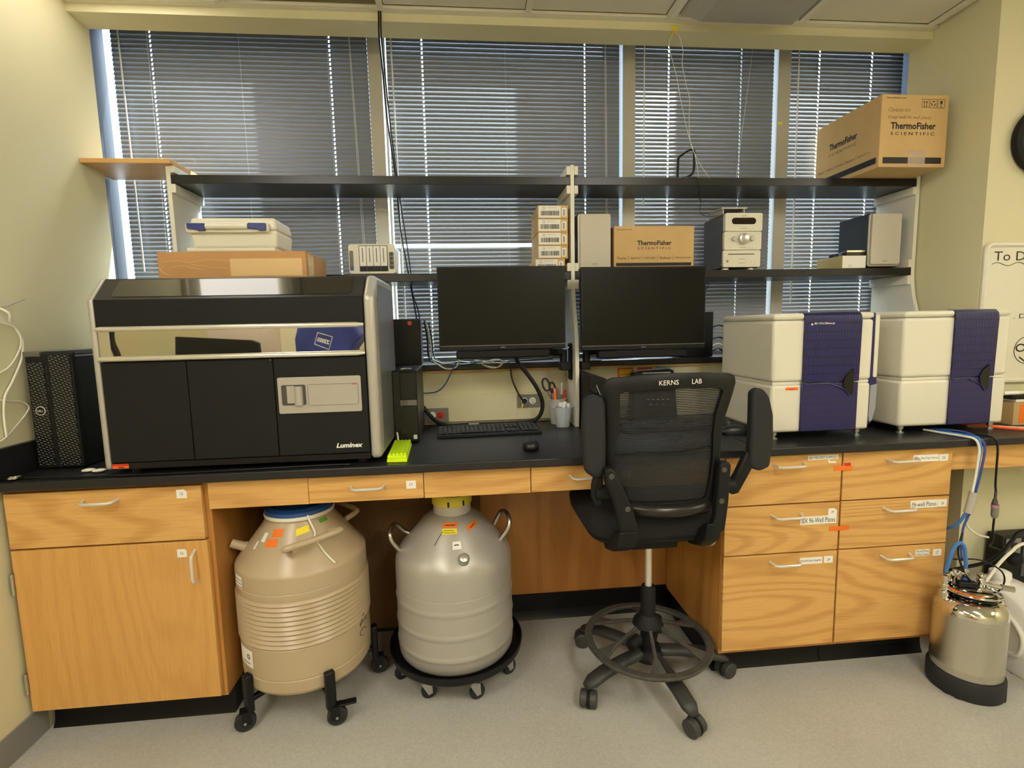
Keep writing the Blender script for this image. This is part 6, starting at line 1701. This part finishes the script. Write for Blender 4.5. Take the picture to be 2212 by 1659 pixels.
m.build('underline', 'ink', wb_)
m = MB()
# a cartoon doodle: round head, glasses, mouth
m.tube([(2.405+0.062*math.cos(q), PW-0.0108, 1.225+0.058*math.sin(q)) for q in [2*PI*k/28 for k in range(28)]], 0.0014, 5, closed=True)
for dx in (-0.022, 0.028):
    m.tube([(2.395+dx+0.021*math.cos(q), PW-0.0108, 1.235+0.015*math.sin(q)) for q in [2*PI*k/16 for k in range(16)]], 0.003, 5, closed=True)
m.tube([(2.37, PW-0.0108, 1.195), (2.395, PW-0.0108, 1.178), (2.42, PW-0.0108, 1.197)], 0.003, 5)
m.build('doodle', 'ink', wb_)
ck = thing('wall_clock', 'round wall clock with black rim above the whiteboard', 'clock', (2.385, PW, 2.08))
C = (2.3835, PW-0.0005, 2.083)
MB().lathe([(0.128, 0), (0.136, 0.012), (0.134, 0.030), (0.118, 0.038), (0.108, 0.034), (0.106, 0.014)], C, 56, (0, -1, 0), cap=False).build('rim', 'blackm', ck)
MB().lathe([(0.107, 0.010), (0.1069, 0.0125), (0.001, 0.0126)], C, 48, (0, -1, 0)).build('dial', 'paper', ck)
m = MB()
for h_ in range(1, 13):
    a = PI/2-h_*PI/6
    m.text(str(h_), (C[0]+0.086*math.cos(a), C[1]-0.0135, C[2]+0.086*math.sin(a)-0.010), X_, Z_, h=0.02, center=True)
m.build('numerals', 'ink', ck, smooth=False)
m = MB()
for a, L, w in ((1.9, 0.055, 0.004), (0.4, 0.085, 0.003)):
    d_ = Vector((math.cos(a), 0, math.sin(a))); n2 = Vector((-d_.z, 0, d_.x)); o = Vector((C[0], C[1]-0.0150, C[2]))
    m.quad(o-n2*w, o-n2*w+d_*L, o+n2*w+d_*L, o+n2*w)
m.build('hand', 'ink', ck, smooth=False)
bx = thing('cardboard_box', 'small cardboard box with orange tape on the worktop below the whiteboard', 'box', (2.36, 1.90, CT))
MB().box(2.272, 2.48, 1.868, 1.945, CT+0.0005, 1.012).build('carton', mat('kraft_card', (188, 160, 112), 0.8), bx, bevel=0.001)
m = MB(); m.box(2.300, 2.322, 1.8672, 1.8679, 0.925, 1.002); m.box(2.300, 2.322, 1.8672, 1.945, 1.0122, 1.0129)
m.build('orange_tape', 'orange', bx)
m = MB(); m.box(2.302, 2.40, 1.870, 1.944, 1.0132, 1.018)
tag(MB().box(2.285, 2.47, 1.872, 1.944, 1.0135, 1.024).build('paper_stack', 'paper'), 'thin stack of white paper on the small orange-taped box', 'paper')
tag(MB().box(2.262, 2.46, 1.868, 1.942, 1.0245, 1.041).build('black_folder', 'blackm', bevel=0.003), 'black folder lying on the white paper below the whiteboard', 'folder')
mk = thing('marker_pen', 'white marker lying on the black folder', 'marker', (2.30, 1.90, 1.0415))
MB().cyl((2.235, 1.885, 1.050), (2.305, 1.885, 1.050), 0.0082, seg=16).build('barrel', 'paper', mk)
MB().cyl((2.3052, 1.885, 1.050), (2.342, 1.885, 1.050), 0.0088, 0.006, 16).build('cap', 'whiteP', mk)

# ================================================================== THE ROOM OPPOSITE (seen in the mirror strip)
rb = thing('rear_bench', 'pale laboratory bench along the opposite side of the room', 'bench', (-2.2, -2.2, 0))
MB().box(-3.9, -0.6, -2.65, -1.75, 0.88, 0.915).build('worktop', 'black_top', rb)
MB().box(-3.88, -0.62, -2.6, -1.80, 0.0, 0.879).build('cabinet_row', 'oakv', rb)
mc = thing('covered_microscope', 'microscope under a blue fabric dust cover on the opposite bench', 'dust cover', (-1.37, -2.0, 0.915))
m = MB()
m.prism([(-1.70, 0.916), (-1.10, 0.916), (-1.17, 1.17), (-1.045, 1.32), (-1.12, 1.46), (-1.30, 1.50), (-1.66, 1.48), (-1.71, 1.30)], 'Y', -2.25, -1.80)
m.build('cover', mat('blue_cover_fabric', (42, 56, 128), 0.55, var=0.25, vscale=6, bump=0.6, bscale=8), mc, bevel=0.03, bseg=3)
m = MB()
rv2 = Vector((-1, 0, 0.32)).normalized(); up2 = Vector((0.32, 0, 1)).normalized()
o = Vector((-1.36, -1.7985, 1.235))
fr2 = [o+rv2*a+up2*b_ for a, b_ in ((0, -0.05), (0.15, -0.035), (0.15, 0.085), (0.0, 0.085))]
m.tube([Vector((p.x, -1.7985, p.z)) for p in fr2], 0.004, 6, closed=True)
m.text('ZEISS', (o+rv2*0.012), rv2, up2, w=0.125, h=0.04, bold=0.03)
m.build('logo', 'paper', mc, smooth=False)
mn = thing('rear_monitor', 'dark monitor on the opposite bench', 'monitor', (-2.45, -1.9, 0.915))
MB().prism([(-2.86, 1.10), (-2.05, 1.10), (-2.06, 1.27), (-2.13, 1.30), (-2.84, 1.352)], 'Y', -1.86, -1.80).build('panel', 'blackm', mn, bevel=0.005)
MB().box(-2.5, -2.4, -1.95, -1.86, 0.916, 1.2).build('stand', 'blackm', mn)
tag(MB().box(-2.66, -1.92, -2.1, -2.05, 0.92, 1.75).build('fume_screen', mat('pinkish_panel', (214, 200, 186), 0.5), bevel=0.004), 'pale upright panel behind the monitor on the opposite bench', 'panel')
tag(MB().box(-1.90, -1.72, -2.02, -1.97, 0.92, 1.6).build('folded_paper', mat('cream_paper', (222, 214, 184), 0.7)), 'cream paper sheet standing on the opposite bench', 'paper')
pl = thing('desk_lamp', 'black curved lamp arm over a white sheet on the opposite bench', 'lamp', (-3.42, -1.85, 0.915))
MB().tube([(-3.36, -1.82, 0.93), (-3.40, -1.82, 1.18), (-3.44, -1.82, 1.32), (-3.42, -1.82, 1.46), (-3.30, -1.82, 1.55)], 0.03, 12, smooth=5).build('arm', 'blackm', pl)
MB().lathe([(0.09, 0), (0.09, 0.015)], (-3.36, -1.85, 0.9155), 24).build('base', 'blackm', pl)
tag(MB().prism([(-3.62, 0.92), (-3.38, 0.92), (-3.56, 1.40), (-3.62, 1.42)], 'Y', -1.86, -1.853).build('white_sheet', 'paper'), 'white sheet leaning on the opposite bench', 'sheet')
